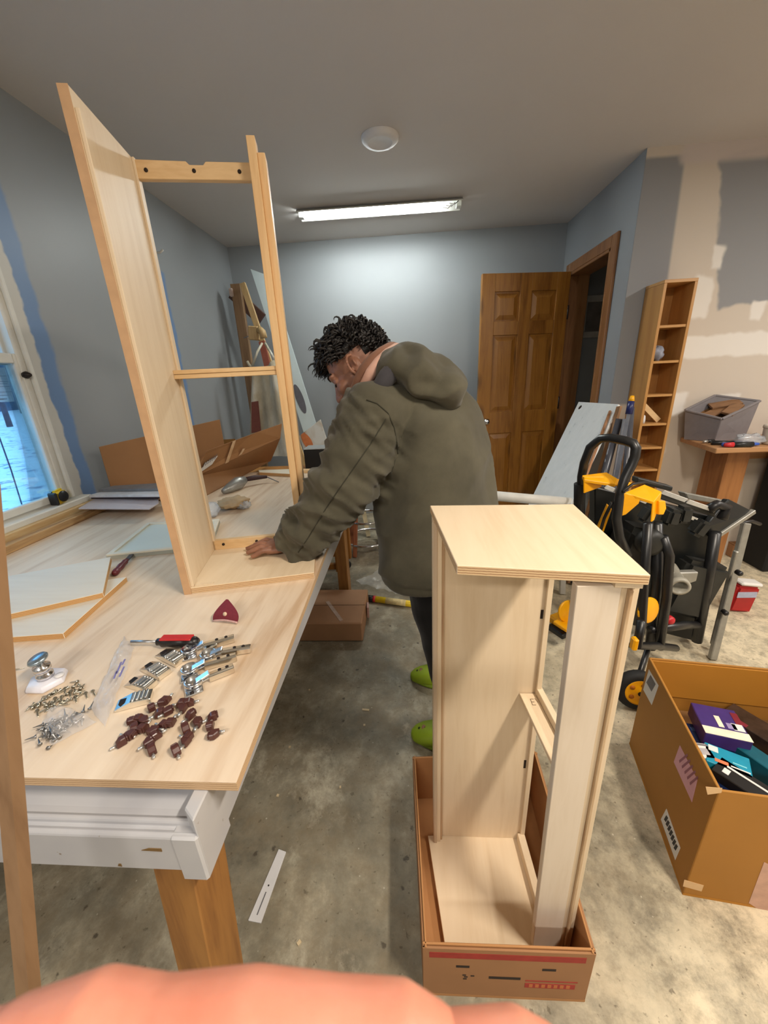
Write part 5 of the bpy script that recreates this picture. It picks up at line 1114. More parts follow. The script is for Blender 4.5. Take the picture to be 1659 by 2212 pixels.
hand_tool('chisel', 'chisel with a dark red handle lying by the framed panel', 'chisel', (246, 1240), (292, 1190), plain('dark_red_handle', srgb(92, 26, 34), .4, var=.2), plain('dark_blade', (.10, .10, .11, 1), .45, .7), .010, .58)
hand_tool('screwdriver', 'red and black screwdriver beside the chrome hinges', 'screwdriver', (428, 1387), (283, 1386), plain('black_handle', srgb(30, 26, 26), .35), STEEL, .013, .60, flat=False, stripe=plain('red_handle', srgb(196, 44, 46), .35))
# grey nozzle, paper bag, wrap ball, far panel
t = thing('caulk_nozzle', 'grey metal cone with a black corded tip beside the long carton', 'nozzle', az(515, 1050, Z0))
a, b = az(482, 1062, Z0 + .018), az(528, 1036, Z0 + .040); d_ = (b - a).normalized()
mb = MB(); mb.tube([a, a.lerp(b, .25), a.lerp(b, .7), b], [.012, .024, .034, .02], 16); obj('cone', mb, plain('brushed_grey', srgb(150, 150, 146), .35, .5), t)
mb = MB(); mb.tube([b, b + d_ * .05 + Vector((.02, 0, -.01)), b + d_ * .09 + Vector((.06, 0, -.022))], [.012, .014, .008], 10); obj('corded_tip', mb, plain('dark_maroon_rubber', srgb(60, 36, 38), .6), t)
mb = MB(); e_ = b + d_ * .09 + Vector((.06, 0, -.022)); mb.tube([e_, Vector((e_.x + .07, e_.y - .02, Z0 + .004))], .003, 6); obj('wire', mb, plain('grey_wire', srgb(120, 120, 122), .4), t)
BAGP = plain('brown_paper', srgb(186, 160, 124), .8, var=.15, scale=18)
mb = MB(); crumple(mb, az(503, 1088, Z0 + .022) , (.068, .055, .0225), 2.2, 30, 18, .42, 2.6); o = obj('paper_bag', mb, BAGP); o.location.z = Z0; tag(o, 'crumpled brown paper bag behind the tall cabinet', 'bag')
mb = MB(); crumple(mb, az(527, 1092, Z0 + .016), (.030, .03, .016), 8.2, 22, 14, .5, 3.5); o = obj('plastic_wrap', mb, CLEAR); o.location.z = Z0; tag(o, 'small crumpled clear wrap at the right of the paper bag', 'wrap')
mb = MB(); crumple(mb, az(452, 1102, Z0 + .032), (.042, .042, .032), 5.2, 26, 16, .25, 3.2); o = obj('film_ball', mb, plain('glossy_clear_ball', srgb(220, 224, 230), .08, alpha=.6, spec=.9)); o.location.z = Z0; tag(o, 'balled clear film beside the tall cabinet panel', 'film')
q = [az(560, 1020, Z0 + .018), az(635, 1024, Z0 + .018), az(657, 1002, Z0 + .018), az(583, 999, Z0 + .018)]; q = [Vector((p.x, min(p.y, 2.26), Z0)) for p in q]
mb = MB(); mb.prism(q, zv * .018, 1); tag(obj('white_offcut', mb, [plain('cream_panel', srgb(228, 222, 202), .5, var=.03), OFFE], bevel=.001), 'cream panel lying at the far end of the bench', 'panel')
mb = MB(); mb.prism([(-.70, 2.22, Z0), (-.325, 2.21, Z0), (-.326, 2.26, Z0), (-.70, 2.265, Z0)], zv * .016); tag(obj('pine_batten', mb, PINE_X, bevel=.001), 'pine batten along the far edge of the bench', 'batten')

# red sanding sheet
p0_, p1_, p2_ = az(460, 1340, Z0 + .004), az(513, 1344, Z0 + .006), ay(490, 1293, az(494, 1330, Z0).y + .012)
def sand(u, v):
    a = p0_.lerp(p1_, u); bulge = .012 * sin(pi * v) * (2 * u - .6); q = a.lerp(p2_, v) if v < 1 else p2_
    return q + Vector((bulge * 1.0, -.010 * sin(pi * v), .004 * sin(pi * u) * (1 - v)))
RS = plain('maroon_sandpaper', srgb(116, 34, 48), .8, var=.15, scale=300)
t = thing('sanding_sheet', 'curled maroon triangular sanding sheet near the cabinet foot', 'sanding sheet', (p0_ + p1_) / 2)
mb = MB(); mb.grid(lambda u, v: sand(u, v * .96), 14, 14); mb.grid(lambda u, v: sand(1 - u, v * .96) + Vector((0, .0016, 0)), 14, 14); s_ = obj('sheet', mb, RS, t)
mb = MB(); mb.lathe(sand(.48, .38) + Vector((0, -.0012, .0004)), [(.0048, 0), (.0048, .0008)], (0, -1, .5), 12); obj('dust_hole', mb, plain('hole_light', srgb(226, 200, 170), .7), s_)
mb = MB(); mb.tube([sand(k / 8, 0) + Vector((0, -.001, -.0005)) for k in range(9)], .0022, 6); obj('torn_edge', mb, plain('pink_torn_edge', srgb(206, 166, 160), .8, var=.2, scale=200), s_)

# concealed hinges and their plates
BRASS = plain('shiny_nickel', (.78, .74, .66, 1), .16, 1.0, var=.06); NICK = plain('bright_zinc', (.76, .79, .83, 1), .2, 1.0, var=.06)
def hinge_at(i, cup, arm, label):
    c = az(*cup, Z0); e = az(*arm, Z0 + .008); d_ = (Vector((e.x, e.y, 0)) - Vector((c.x, c.y, 0))); L = d_.length; d_.normalize(); s_ = Vector((-d_.y, d_.x, 0))
    R = Matrix((d_, s_, zv)).transposed(); t = thing('cabinet_hinge', label, 'hinge', c, 0, 'concealed hinges on the bench')
    P = lambda x, y, z: c + d_ * x + s_ * y + zv * z
    mb = MB(); mb.box(P(0, 0, .0035), (.030, .052, .003), R); obj('cup_flange', mb, NICK, t, .0015)
    mb = MB(); mb.lathe(P(.002, 0, .0052), [(.0165, 0), (.0165, .008), (.015, .0095), (.013, .0095), (.012, .002), (.001, .002)], n=20); obj('cup', mb, NICK, t)
    for k in (-1, 1):
        mb = MB(); mb.lathe(P(-.004, k * .021, .0052), [(.0036, 0), (.0034, .002), (.001, .0024)], n=10); obj('screw_head', mb, DARKMET, t)
    mb = MB(); q = [P(.008, -.007, .006), P(.008, .007, .006), P(.016, .0075, .020), P(.016, -.0075, .020)]
    mb.bar(P(.006, 0, .010), P(.030, 0, .018), .013, .004); mb.bar(P(.006, 0, .005), P(.030, 0, .010), .011, .003); obj('link_plate', mb, NICK, t, .0008)
    mb = MB(); st, en = .028, L
    prof = [(-.007, .001), (-.007, .013), (-.004, .016), (.004, .016), (.007, .013), (.007, .001)]
    mb.prism([P(st, y, z) for y, z in prof], d_ * (en - st)); ar = obj('arm', mb, BRASS, t, .0008)
    for f in (.45, .75):
        mb = MB(); mb.lathe(P(st + (en - st) * f, 0, .0161), [(.0034, 0), (.003, .0012), (.001, .0012)], n=10); obj('screw_head', mb, DARKMET, ar)
    return t
hinge_at(0, (409, 1412), (506, 1378), 'chrome hinge nearest the screwdriver handle, arm to the back')
hinge_at(1, (450, 1422), (542, 1400), 'chrome hinge whose arm reaches farthest toward the bench edge')
hinge_at(2, (410, 1455), (511, 1418), 'chrome hinge in the middle of the hinge pile')
hinge_at(3, (418, 1484), (505, 1442), 'chrome hinge nearest the brown clips')
def plate_at(a, b, label):
    c = az(*a, Z0); e = az(*b, Z0); d_ = (e - c); L = d_.length; d_.normalize(); s_ = Vector((-d_.y, d_.x, 0)); P = lambda x, y, z: c + d_ * x + s_ * y + zv * z
    t = thing('mounting_plate', label, 'mounting plate', (c + e) / 2, 0, 'hinge mounting plates on the bench')
    mb = MB(); prof = [(0, .0), (0, .004), (L * .45, .013), (L, .011), (L, 0)]; mb.prism([P(x, -.013, z) for x, z in prof], s_ * .026); b_ = obj('plate_body', mb, BRASS, t, .001)
    for k in range(4):
        mb = MB(); x = L * (.52 + k * .12); mb.bar(P(x, -.011, .0142), P(x, .011, .0138), .0028, .003); obj('spring_rib', mb, NICK, b_, .0006)
    mb = MB(); mb.box(P(L * .2, 0, .0085), (.010, .012, .003), Matrix((d_, s_, zv)).transposed()); obj('slot_plate', mb, DARKMET, b_)
plate_at((348, 1412), (392, 1434), 'nickel mounting plate beside the screwdriver, first of the row')
plate_at((316, 1440), (358, 1462), 'nickel mounting plate second in the row from the screwdriver')
plate_at((282, 1474), (330, 1488), 'nickel mounting plate third in the row, before the last one')
plate_at((252, 1528), (330, 1508), 'nickel mounting plate at the end of the row, nearest the clips')
# brown clips
CLIP = plain('chocolate_plastic', srgb(82, 47, 42), .3, var=.1); PIN = plain('pale_metal_pin', (.7, .68, .64, 1), .3, .8)
ct = thing('shelf_clip', 'small chocolate-brown plastic clip in the pile on the bench', 'clip', (0, 0, 0), 0, 'brown plastic clips on the bench')
mb = MB(); mb.prism([(-.007, -.0055, 0), (.007, -.0055, 0), (.007, -.0055, .007), (.001, -.0055, .0135), (-.007, -.0055, .0135)], (0, .011, 0)); obj('clip_body', mb, CLIP, ct, .0012)
mb = MB(); mb.box((-.0083, 0, .008), (.0026, .009, .009)); obj('clip_lip', mb, CLIP, ct, .0006)
mb = MB(); mb.lathe((.007, 0, .0036), [(.0024, 0), (.0024, .008), (.001, .009)], (1, 0, 0), 8); obj('pin', mb, PIN, ct)
cl = [(950, 742), (918, 775), (852, 792), (900, 832), (962, 832), (740, 882), (784, 868), (832, 872), (980, 884), (802, 922), (884, 922), (924, 905), (746, 934), (692, 992), (658, 1016), (884, 972), (842, 1032), (856, 1066), (1040, 768), (1072, 802), (1100, 844), (1096, 762), (1170, 892), (1240, 856), (1228, 908), (1262, 944), (1072, 930), (1082, 982), (1092, 1016), (1010, 1072)]
r_ = random.Random(3)
for i, (zx, zy) in enumerate(cl):
    p = az(zx / 2.9625 + 40, zy / 2.9625 + 1262, Z0 + .004); k = i % 3
    M_ = Matrix.Translation((p.x, p.y, Z0 + (.0062 if k == 1 else .0002))) @ Matrix.Rotation(r_.uniform(0, 6.28), 4, 'Z') @ Matrix.Rotation((0, pi / 2, 0)[k] if k != 1 else pi / 2, 4, 'X')
    if i == 0: ct.matrix_basis = M_; WM[ct.name] = M_
    else: dup(ct, M_)
# screws
SCR = plain('nickel_screw', (.52, .49, .40, 1), .28, 1.0, var=.15)
st_ = thing('wood_screw', 'small loose screw in the scattered heap on the bench', 'screw', (0, 0, 0), 0, 'loose screws on the bench')
mb = MB(); mb.lathe((0, 0, 0), [(.0034, 0), (.0034, .001), (.0016, .003), (.0014, .013), (.0003, .017)], (1, 0, 0), 8); obj('screw_body', mb, SCR, st_)
mb = MB(); mb.box((-.0002, 0, 0), (.0005, .0042, .0008)); obj('screw_slot', mb, DARKMET, st_)
sp_ = [(105, 770), (130, 790), (95, 800), (120, 815), (150, 745), (165, 770), (185, 735), (205, 720), (225, 705), (250, 690), (275, 680), (300, 672), (322, 665), (235, 735), (215, 765), (260, 745), (280, 725), (310, 715), (335, 690), (355, 705), (375, 695), (395, 680), (365, 725), (345, 740), (405, 705), (430, 702), (380, 630), (350, 668), (195, 800), (210, 815), (240, 790), (260, 780), (175, 790), (475, 690), (288, 760), (320, 745), (142, 770), (385, 652)]
for i, (zx, zy) in enumerate(sp_):
    p = az(zx / 2.9625 + 40, zy / 2.9625 + 1260, Z0 + .003); M_ = Matrix.Translation((p.x, p.y, Z0 + .0035)) @ Matrix.Rotation(r_.uniform(0, 6.28), 4, 'Z') @ Matrix.Rotation(.12, 4, 'Y') @ Matrix.Rotation(r_.uniform(0, 3), 4, 'X')
    if i == 0: st_.matrix_basis = M_; WM[st_.name] = M_
    else: dup(st_, M_)
# bags
BAGC = plain('clear_poly_bag', srgb(228, 226, 226), .1, var=.06, scale=60, alpha=.30, spec=1.0)
def bag_sheet(pts, z, amp, name, label, m, seed):
    q = [az(px, py, z) for px, py in pts]
    mb = MB()
    def fn(u, v, top):
        p = q[0].lerp(q[1], u).lerp(q[3].lerp(q[2], u), v); e = (4 * u * (1 - u)) ** .5 * (4 * v * (1 - v)) ** .4
        k = noise.noise(Vector((p.x * 45 + seed, p.y * 45, top))) + .5 * noise.noise(Vector((p.x * 110, p.y * 110 + seed, top)))
        return p + zv * (.0008 + e * amp * (1.0 + .8 * k) * top) + Vector((noise.noise(p * 60), noise.noise(p * 50 + Vector((9, 0, 0))), 0)) * .004
    mb.grid(lambda u, v: fn(u, v, 1.0), 30, 40); mb.grid(lambda u, v: fn(1 - u, v, .1), 16, 20)
    return mb
t = thing('plastic_bag', 'long empty clear plastic bag with faint blue print on the bench', 'bag', az(245, 1460, Z0))
obj('bag_film', bag_sheet([(268, 1376), (290, 1400), (228, 1570), (196, 1530)], Z0, .013, '', '', BAGC, 1.3), BAGC, t)
BLUPR = plain('faint_blue_print', srgb(120, 116, 170), .6)
for k, (a, b) in enumerate((((252, 1455), (262, 1430)), ((258, 1462), (268, 1440)), ((246, 1466), (252, 1450)), ((264, 1436), (270, 1424)))):
    mb = MB(); pa, pb = az(*a, Z0 + .030), az(*b, Z0 + .030); mb.bar(pa, pb, .003, .0006); obj('print', mb, BLUPR, t)
t = thing('screw_bag', 'knotted clear bag full of grey screws near the bench end', 'bag', az(130, 1575, Z0))
obj('bag_film', bag_sheet([(92, 1560), (140, 1528), (212, 1560), (112, 1612)], Z0, .022, '', '', BAGC, 4.4), BAGC, t)
mb = MB(); cb = az(133, 1578, Z0)
for k in range(60):
    p = cb + Vector((r_.gauss(0, .014), r_.gauss(0, .013), .004 + abs(r_.gauss(0, .006)))); d_ = Vector((r_.uniform(-1, 1), r_.uniform(-1, 1), r_.uniform(-.4, .4))).normalized()
    mb.lathe(p, [(.0034, 0), (.0034, .001), (.0016, .003), (.0004, .014)], d_, 6)
obj('screws', mb, plain('grey_screws', (.3, .3, .3, 1), .35, .9), t, kind='stuff')
# leveller foot
c = az(104, 1474, Z0)
t = thing('leveller_foot', 'chrome leveller foot on a white hexagonal base', 'leveller', c)
mb = MB(); mb.lathe(c, [(.033, 0), (.034, .004), (.030, .012), (.016, .013)], n=6); obj('base', mb, plain('pearly_white_base', srgb(226, 226, 236), .3), t, .001)
mb = MB(); mb.lathe(c + zv * .0135, [(.014, 0), (.014, .008), (.011, .010), (.011, .016), (.014, .018), (.014, .026), (.007, .028), (.007, .038)], n=20); obj('stem', mb, CHROME, t)
mb = MB(); mb.lathe(c + zv * .052, [(.004, 0), (.016, .001), (.017, .004), (.015, .007), (.001, .008)], (-.15, -.2, 1), 22); obj('top_disc', mb, plain('steel_blue_disc', (.4, .5, .58, 1), .25, .9), t)
mb = MB(); mb.lathe(c + Vector((.024, .004, .0125)), [(.008, 0), (.0075, .003), (.001, .004)], n=12); obj('pad', mb, PLW, t)
mb = MB(); a = az(30, 1447, Z0 + .003); mb.lathe(a, [(.003, 0), (.003, .001), (.0014, .003), (.0004, .018)], (1, .3, 0), 8); tag(obj('wood_screw', mb, SCR), 'single screw lying alone by the leaning strip', 'screw')
# ================================================================== the person at the bench
from mathutils.bvhtree import BVHTree
def remeshed(mb, name, voxel, smooth=2, factor=0.5):
    """join overlapping closed shapes into one continuous surface"""
    me = mb.mesh(name + '_raw', []); o = bpy.data.objects.new(name + '_raw', me); COL.objects.link(o)
    r = o.modifiers.new('r', 'REMESH'); r.mode = 'VOXEL'; r.voxel_size = voxel; r.use_smooth_shade = True
    if smooth:
        k = o.modifiers.new('s', 'SMOOTH'); k.iterations = smooth; k.factor = factor
    dg = bpy.context.evaluated_depsgraph_get(); e = o.evaluated_get(dg)
    out = bpy.data.meshes.new_from_object(e, depsgraph=dg); out.name = name
    bpy.data.objects.remove(o); bpy.data.meshes.remove(me)
    for p in out.polygons: p.use_smooth = True
    return out
def place(name, me, mat, parent=None, origin=(0, 0, 0), kind=None):
    me.materials.clear(); me.materials.append(mat); T = Matrix.Translation(Vector(origin)); me.transform(T.inverted())
    o = bpy.data.objects.new(name, me); return _link(o, parent, T)
def displace(me, fn):
    n = len(me.vertices); co = np.empty(n * 3); no = np.empty(n * 3); me.vertices.foreach_get('co', co); me.vertices.foreach_get('normal', no)
    co = co.reshape(-1, 3); no = no.reshape(-1, 3)
    d = np.array([fn(Vector(c)) for c in co]); me.vertices.foreach_set('co', (co + no * d[:, None]).ravel()); me.update()

# joints
lat = Vector((.50, .866, 0)); fw = Vector((-.866, .50, 0))
SL = ay(812, 902, 1.10); SR = SL + lat * .36 + zv * .02
EL = ay(752, 1022, 1.045); WL_ = ay(640, 1186, 1.085)
ER = SR + Vector((-.17, -.02, -.22)); WR = Vector((-.285, 1.50, .875))
HC = Vector((.105, 1.21, .88)); HL = HC - lat * .095; HR = HC + lat * .095
AL = Vector((.19, 1.10, .085)); AR = Vector((.19, 1.41, .085))
KL = HL.lerp(AL, .52) + fw * .02; KR_ = HR.lerp(AR, .52) + fw * .02
NB = ay(838, 838, 1.25)                                                # base of the neck
# head frame: x forward, y left, z up
hf = Vector((-.80, .06, -.60)).normalized(); hu = Vector((-.56, .20, .80)); hu = (hu - hf * hu.dot(hf)).normalized(); hl = hu.cross(hf)
HO = ay(766, 785, 1.275)                                               # middle of the skull
HRm = Matrix((hf, hl, hu)).transposed()
def hp(x, y, z): return HO + HRm @ Vector((x, y, z))
body = MB(); body.sm = True
def eb(c, r): body.ball(hp(*c), r, 24, 16, HRm)
eb((-.010, 0, .012), (.094, .072, .088)); eb((.022, 0, -.045), (.070, .060, .080)); eb((.040, 0, -.095), (.047, .047, .034)); eb((.071, 0, -.112), (.020, .023, .017))
eb((.074, 0, .004), (.018, .050, .016)); eb((.058, .034, -.045), (.030, .028, .026)); eb((.058, -.034, -.045), (.030, .028, .026))
body.tube([hp(.080, 0, -.004), hp(.094, 0, -.030), hp(.106, 0, -.052)], [.008, .0095, .0125], 12)
body.ball(hp(.106, 0, -.054), .0125); body.ball(hp(.096, .010, -.056), .0095); body.ball(hp(.096, -.010, -.056), .0095)
eb((.086, 0, -.078), (.010, .022, .0055)); eb((.084, 0, -.088), (.010, .019, .006)); eb((.078, 0, -.083), (.012, .026, .016))
for s in (-1, 1):
    eb((.070, s * .031, -.016), (.0135, .015, .0125))
    for k in range(14):                                                 # ear: rim, lobe and bowl
        a = -2.4 + k * .34; body.ball(hp(-.006 + .017 * cos(a) - .004, s * (.082 + .004 * sin(a)), -.028 + .030 * sin(a)), .0050, 10, 8)
    eb((-.012, s * .070, -.030), (.016, .006, .026)); eb((-.001, s * .078, -.055), (.008, .0055, .009)); eb((.010, s * .075, -.032), (.0045, .007, .009)); eb((-.014, s * .079, -.020), (.0035, .0035, .012))
nk = hp(-.040, 0, -.060)
body.tube([hp(-.030, 0, -.020), nk, NB + zv * .01, NB - zv * .06], [.052, .055, .060, .075], 20)
def limb(pts, rad, sq=None): body.tube(pts, rad, 18, squash=sq)
limb([NB + zv * .005, NB.lerp(HC, .25), NB.lerp(HC, .55), HC + zv * .05, HC - zv * .04], [.075, .14, .135, .15, .14])
for S_, E_, W_ in ((SL, EL, WL_), (SR, ER, WR)):
    limb([NB - zv * .05, S_ + zv * -.02], [.06, .06]); body.ball(S_, .058); limb([S_, S_.lerp(E_, .5), E_, E_.lerp(W_, .35), W_], [.055, .050, .042, .042, .028])
for H_, K_, A_ in ((HL, KL, AL), (HR, KR_, AR)):
    limb([H_ + zv * .02, H_.lerp(K_, .5), K_, K_.lerp(A_, .35), A_], [.088, .078, .056, .056, .036])
    d_ = Vector((-.97, .22, 0)); body.tube([A_, A_ + d_ * .04 - zv * .025, A_ + d_ * .12 - zv * .043, A_ + d_ * .17 - zv * .045], [.038, .042, .036, .022], 14, squash=(.75, 1))
def hand(wrist, d_, n_, side, surf, scale=1.0, curl=.0):
    """palm down on a surface of height surf: d_ = pointing direction, n_ = up; side = +1 when the thumb leaves towards d_ x n_"""
    d_ = d_.normalized(); s_ = d_.cross(n_).normalized() * side; k = scale
    def P(x, y, z): q = wrist + d_ * x * k + s_ * y * k; q.z = surf + z * k; return q
    body.tube([wrist, P(.025, .002, .024), P(.06, 0, .022), P(.085, 0, .017)], [.026 * k, .030 * k, .032 * k, .028 * k], 16, squash=(.58, 1.28))
    for i, (y, L) in enumerate(((.030, .072), (.010, .082), (-.011, .076), (-.031, .058))):
        yy = y * 1.28; b = .078 - .006 * abs(i - 1)
        body.tube([P(b - .02, y, .019), P(b, y, .021), P(b + L * .40, yy * 1.05, .026), P(b + L * .72, yy * 1.12, .016), P(b + L, yy * 1.15, .0085)], [x * k for x in (.0095, .0100, .0088, .0080, .0066)], 10)
        body.ball(P(b + .004, y, .024), .0098 * k)
    body.tube([P(.012, .022, .018), P(.036, .046, .016), P(.062, .062, .012), P(.084, .066, .009)], [x * k for x in (.013, .0125, .0105, .008)], 10)
SURF = TZ + .0195
hand(WL_, Vector((-1.0, -.06, 0)), zv, 1, SURF, 1.02)
hand(WR, Vector((-.95, .3, 0)), zv, -1, TZ + .001, 1.0)
bm_ = remeshed(body, 'person', .0028, 2, .5)
def skin():
    d = Nd('tan_skin'); p = d.pos(True); n = d.noise(p, 26, 4); m = d.noise(p, 240, 3)
    col = d.ramp(n, [(0.3, srgb(126, 85, 66)), (0.7, srgb(164, 116, 92))])
    return d.bsdf(col, .5, 0, d.bump(m, .12, .002), sss=.12)
SKIN = skin()
person = place('person', bm_, SKIN, None, (AL.x, (AL.y + AR.y) / 2, 0))
tag(person, 'dark-haired person in an olive hooded jacket leaning over the workbench', 'person')

# --- jacket: torso, sleeves and collar grown into one surface, then creased
jk = MB(); jk.sm = True
def ring_loft(rows, n=40, power=2.4):
    def fn(u, v):
        x = v * (len(rows) - 1); i = min(int(x), len(rows) - 2); f = x - i; f = f * f * (3 - 2 * f)
        c = rows[i][0].lerp(rows[i + 1][0], f); w = rows[i][1] * (1 - f) + rows[i + 1][1] * f; dd = rows[i][2] * (1 - f) + rows[i + 1][2] * f
        a = 2 * pi * u; ca, sa = cos(a), sin(a); q = 2 / power
        return c + lat * (w * abs(ca) ** q * (1 if ca > 0 else -1)) + fw * (dd * abs(sa) ** q * (1 if sa > 0 else -1)) + rows[0][3] * 0
    vs = jk.grid(fn, n, 60, True)
    b = len(jk.v) - n * 60; jk._add([], []); jk.f.append([b + k for k in range(n)][::-1]); jk.m.append(0); jk.uv.append(None); jk.smooth.append(True)
    jk.f.append([b + 59 * n + k for k in range(n)]); jk.m.append(0); jk.uv.append(None); jk.smooth.append(True)
V = Vector
TR_ = [(V((.090, 1.215, .715)), .218, .166, zv), (V((.095, 1.215, .78)), .226, .178, zv), (V((.095, 1.215, .89)), .222, .172, zv), (V((.082, 1.22, 1.01)), .216, .166, zv), (V((.064, 1.225, 1.12)), .216, .166, zv), (V((.045, 1.235, 1.22)), .206, .154, zv), (V((.045, 1.245, 1.285)), .172, .130, zv), (V((.025, 1.25, 1.33)), .098, .092, zv)]
ring_loft(TR_)
for S_, E_, W_ in ((SL, EL, WL_), (SR, ER, WR)):
    m1 = S_.lerp(E_, .5) ; c_ = W_ + (E_ - W_).normalized() * .015
    jk.tube([S_ + lat * (.06 if S_ is SL else -.06) + V((.03, 0, .0)), S_ + V((.0, 0, .005)), m1 + V((.006, 0, -.004)), E_ + V((.008, 0, -.004)), E_.lerp(c_, .4), E_.lerp(c_, .75), c_], [.098, .100, .094, .088, .078, .066, .058], 28)
jme = remeshed(jk, 'jacket', .0075, 5, .5)
ad = (WL_ - SL); aL = ad.length; adn = ad.normalized(); au = adn.cross(Vector((0, 1, 0))).normalized(); aw = adn.cross(au)
def crease(p):
    q = p - SL; s = q.dot(adn) / aL; r = q - adn * (s * aL); onarm = max(0, min(1, (.165 - r.length) / .04)) * (1 if -.05 < s < 1.1 else 0) * (1 if p.y < 1.24 else 0)
    ang = math.atan2(r.dot(au), r.dot(aw))
    f = noise.noise(Vector((s * 9 + ang * .55, ang * .9, 3.3))); f = 1 - abs(f) * 2.6
    g = noise.noise(Vector((s * 16 - ang * .8, ang * 1.2, 9.1))); g = 1 - abs(g) * 2.2
    amp = .017 + .010 * max(0, min(1, (s - .35) * 2.2))
    arm = amp * (f * .75 + g * .35)
    t1 = noise.noise(Vector((p.x * 5 + p.z * 2.5, p.y * 5, p.z * 2.2))); t2 = 1 - 2.4 * abs(noise.noise(Vector((p.x * 7 - p.z * 5, p.y * 7, p.z * 5 + 4))))
    tor = .016 * t1 + .013 * t2 * (1 if p.z > .75 else .4)
    return arm * onarm + tor * (1 - onarm)
displace(jme, crease)
def fabric(name, c1, c2, sc=900):
    d = Nd(name); p = d.pos(True); n = d.noise(p, 7, 5, .6); w = d.noise(p, sc, 2)
    col = d.ramp(n, [(0.3, c1), (0.7, c2)])
    return d.bsdf(col, .9, 0, d.bump(w, .35, .0015), spec=.15, sheen=.15)
OLIVE = fabric('olive_canvas', srgb(72, 69, 57), srgb(92, 88, 73))
LINING = fabric('charcoal_lining', srgb(58, 56, 60), srgb(80, 78, 82)); PINKC = fabric('dusty_pink_hoodie', srgb(196, 150, 132), srgb(226, 186, 168))
jacket = place('jacket', jme, OLIVE, person)
bvh = BVHTree.FromPolygons([v.co + Vector(jacket.matrix_basis.translation) for v in jme.vertices], [list(p.vertices) for p in jme.polygons])
def on_jacket(px, py, off=.0):
    r = Vector(_ray(px, py)).normalized(); h = bvh.ray_cast(Vector((0, 0, EYE)), r)
    return (h[0] + h[1] * off) if h[0] else None
def seam(pts, nm, r=.0016, m=None):
    q = [];
    for i in range(len(pts) - 1):
        for k in range(6):
            f = k / 6; p = on_jacket(pts[i][0] * (1 - f) + pts[i + 1][0] * f, pts[i][1] * (1 - f) + pts[i + 1][1] * f, .0004)
            if p: q.append(p)
    if len(q) > 2:
        mb = MB(); mb.tube(q, r, 6); obj(nm, mb, m or plain('dark_olive_thread', srgb(50, 48, 36), .9), jacket)
seam([(834, 905), (800, 960), (765, 1010), (730, 1060), (700, 1105), (668, 1158), (640, 1200)], 'sleeve_seam')
seam([(792, 864), (815, 872), (838, 892), (852, 925), (858, 960), (860, 985)], 'armhole_seam')
# cuff band
mb = MB(); d_ = (EL - WL_).normalized(); mb.tube([WL_ + d_ * .004, WL_ + d_ * .045], [.0605, .0655], 28); obj('cuff', mb, OLIVE, jacket)
# hood lying on the back: a crumpled sack, its rim, the lining and the hoodie collar
hd = MB(); hd.sm = True
hc = ay(902, 815, 1.16); R_ = Matrix((Vector((.93, .12, -.34)).normalized(), Vector((-.12, .99, .02)).normalized(), Vector((.33, .02, .94)).normalized())).transposed()
hd.ball(hc, (.118, .135, .062), 40, 26, R_); hd.ball(ay(884, 796, 1.165), (.052, .115, .055), 30, 20, R_); hd.ball(ay(940, 832, 1.15), (.078, .115, .055), 30, 20, R_); hd.ball(ay(856, 842, 1.13), (.050, .055, .026), 30, 20, R_)
hme = remeshed(hd, 'hood', .006, 6, .5)
displace(hme, lambda p: .017 * (1 - 2.3 * abs(noise.noise(Vector((p.x * 13 + p.z * 9, p.y * 7, p.z * 13 - p.x * 7))))) + .006 * noise.noise(p * 22))
hood = place('hood', hme, OLIVE, jacket)
rim = [ay(800, 856, 1.10), ay(824, 846, 1.085), ay(846, 828, 1.08), ay(862, 806, 1.085), ay(876, 780, 1.10), ay(886, 758, 1.15), ay(892, 750, 1.25), ay(884, 752, 1.34)]
mb = MB(); mb.tube([rim[0].lerp(rim[1], 0), *rim[1:]], [.007, .010, .012, .012, .012, .011, .011, .011], 10); obj('hood_rim', mb, OLIVE, jacket)
mb = MB(); ln = [ay(792, 856, 1.10), ay(812, 844, 1.075), ay(830, 824, 1.065), ay(846, 802, 1.065), ay(860, 780, 1.085), ay(872, 761, 1.13), ay(878, 754, 1.24)]; mb.tube(ln, [.010, .018, .024, .026, .024, .018, .014], 14); obj('hood_lining', mb, LINING, jacket)
pc = [ay(776, 852, 1.14), ay(788, 830, 1.12), ay(802, 806, 1.11), ay(820, 784, 1.12), ay(838, 766, 1.15), ay(856, 752, 1.20), ay(862, 750, 1.30)]
mb = MB(); mb.tube(pc, [.010, .014, .017, .018, .017, .014, .012], 14); tag_ = obj('hoodie_collar', mb, PINKC, person, label='dusty pink hoodie collar')
mb = MB(); mb.tube([p + Vector((-.016, .028, .002)) for p in pc], [.018, .022, .026, .026, .022, .018, .016], 14); obj('collar_inside', mb, fabric('brown_collar_inside', srgb(120, 84, 66), srgb(150, 108, 88)), person)

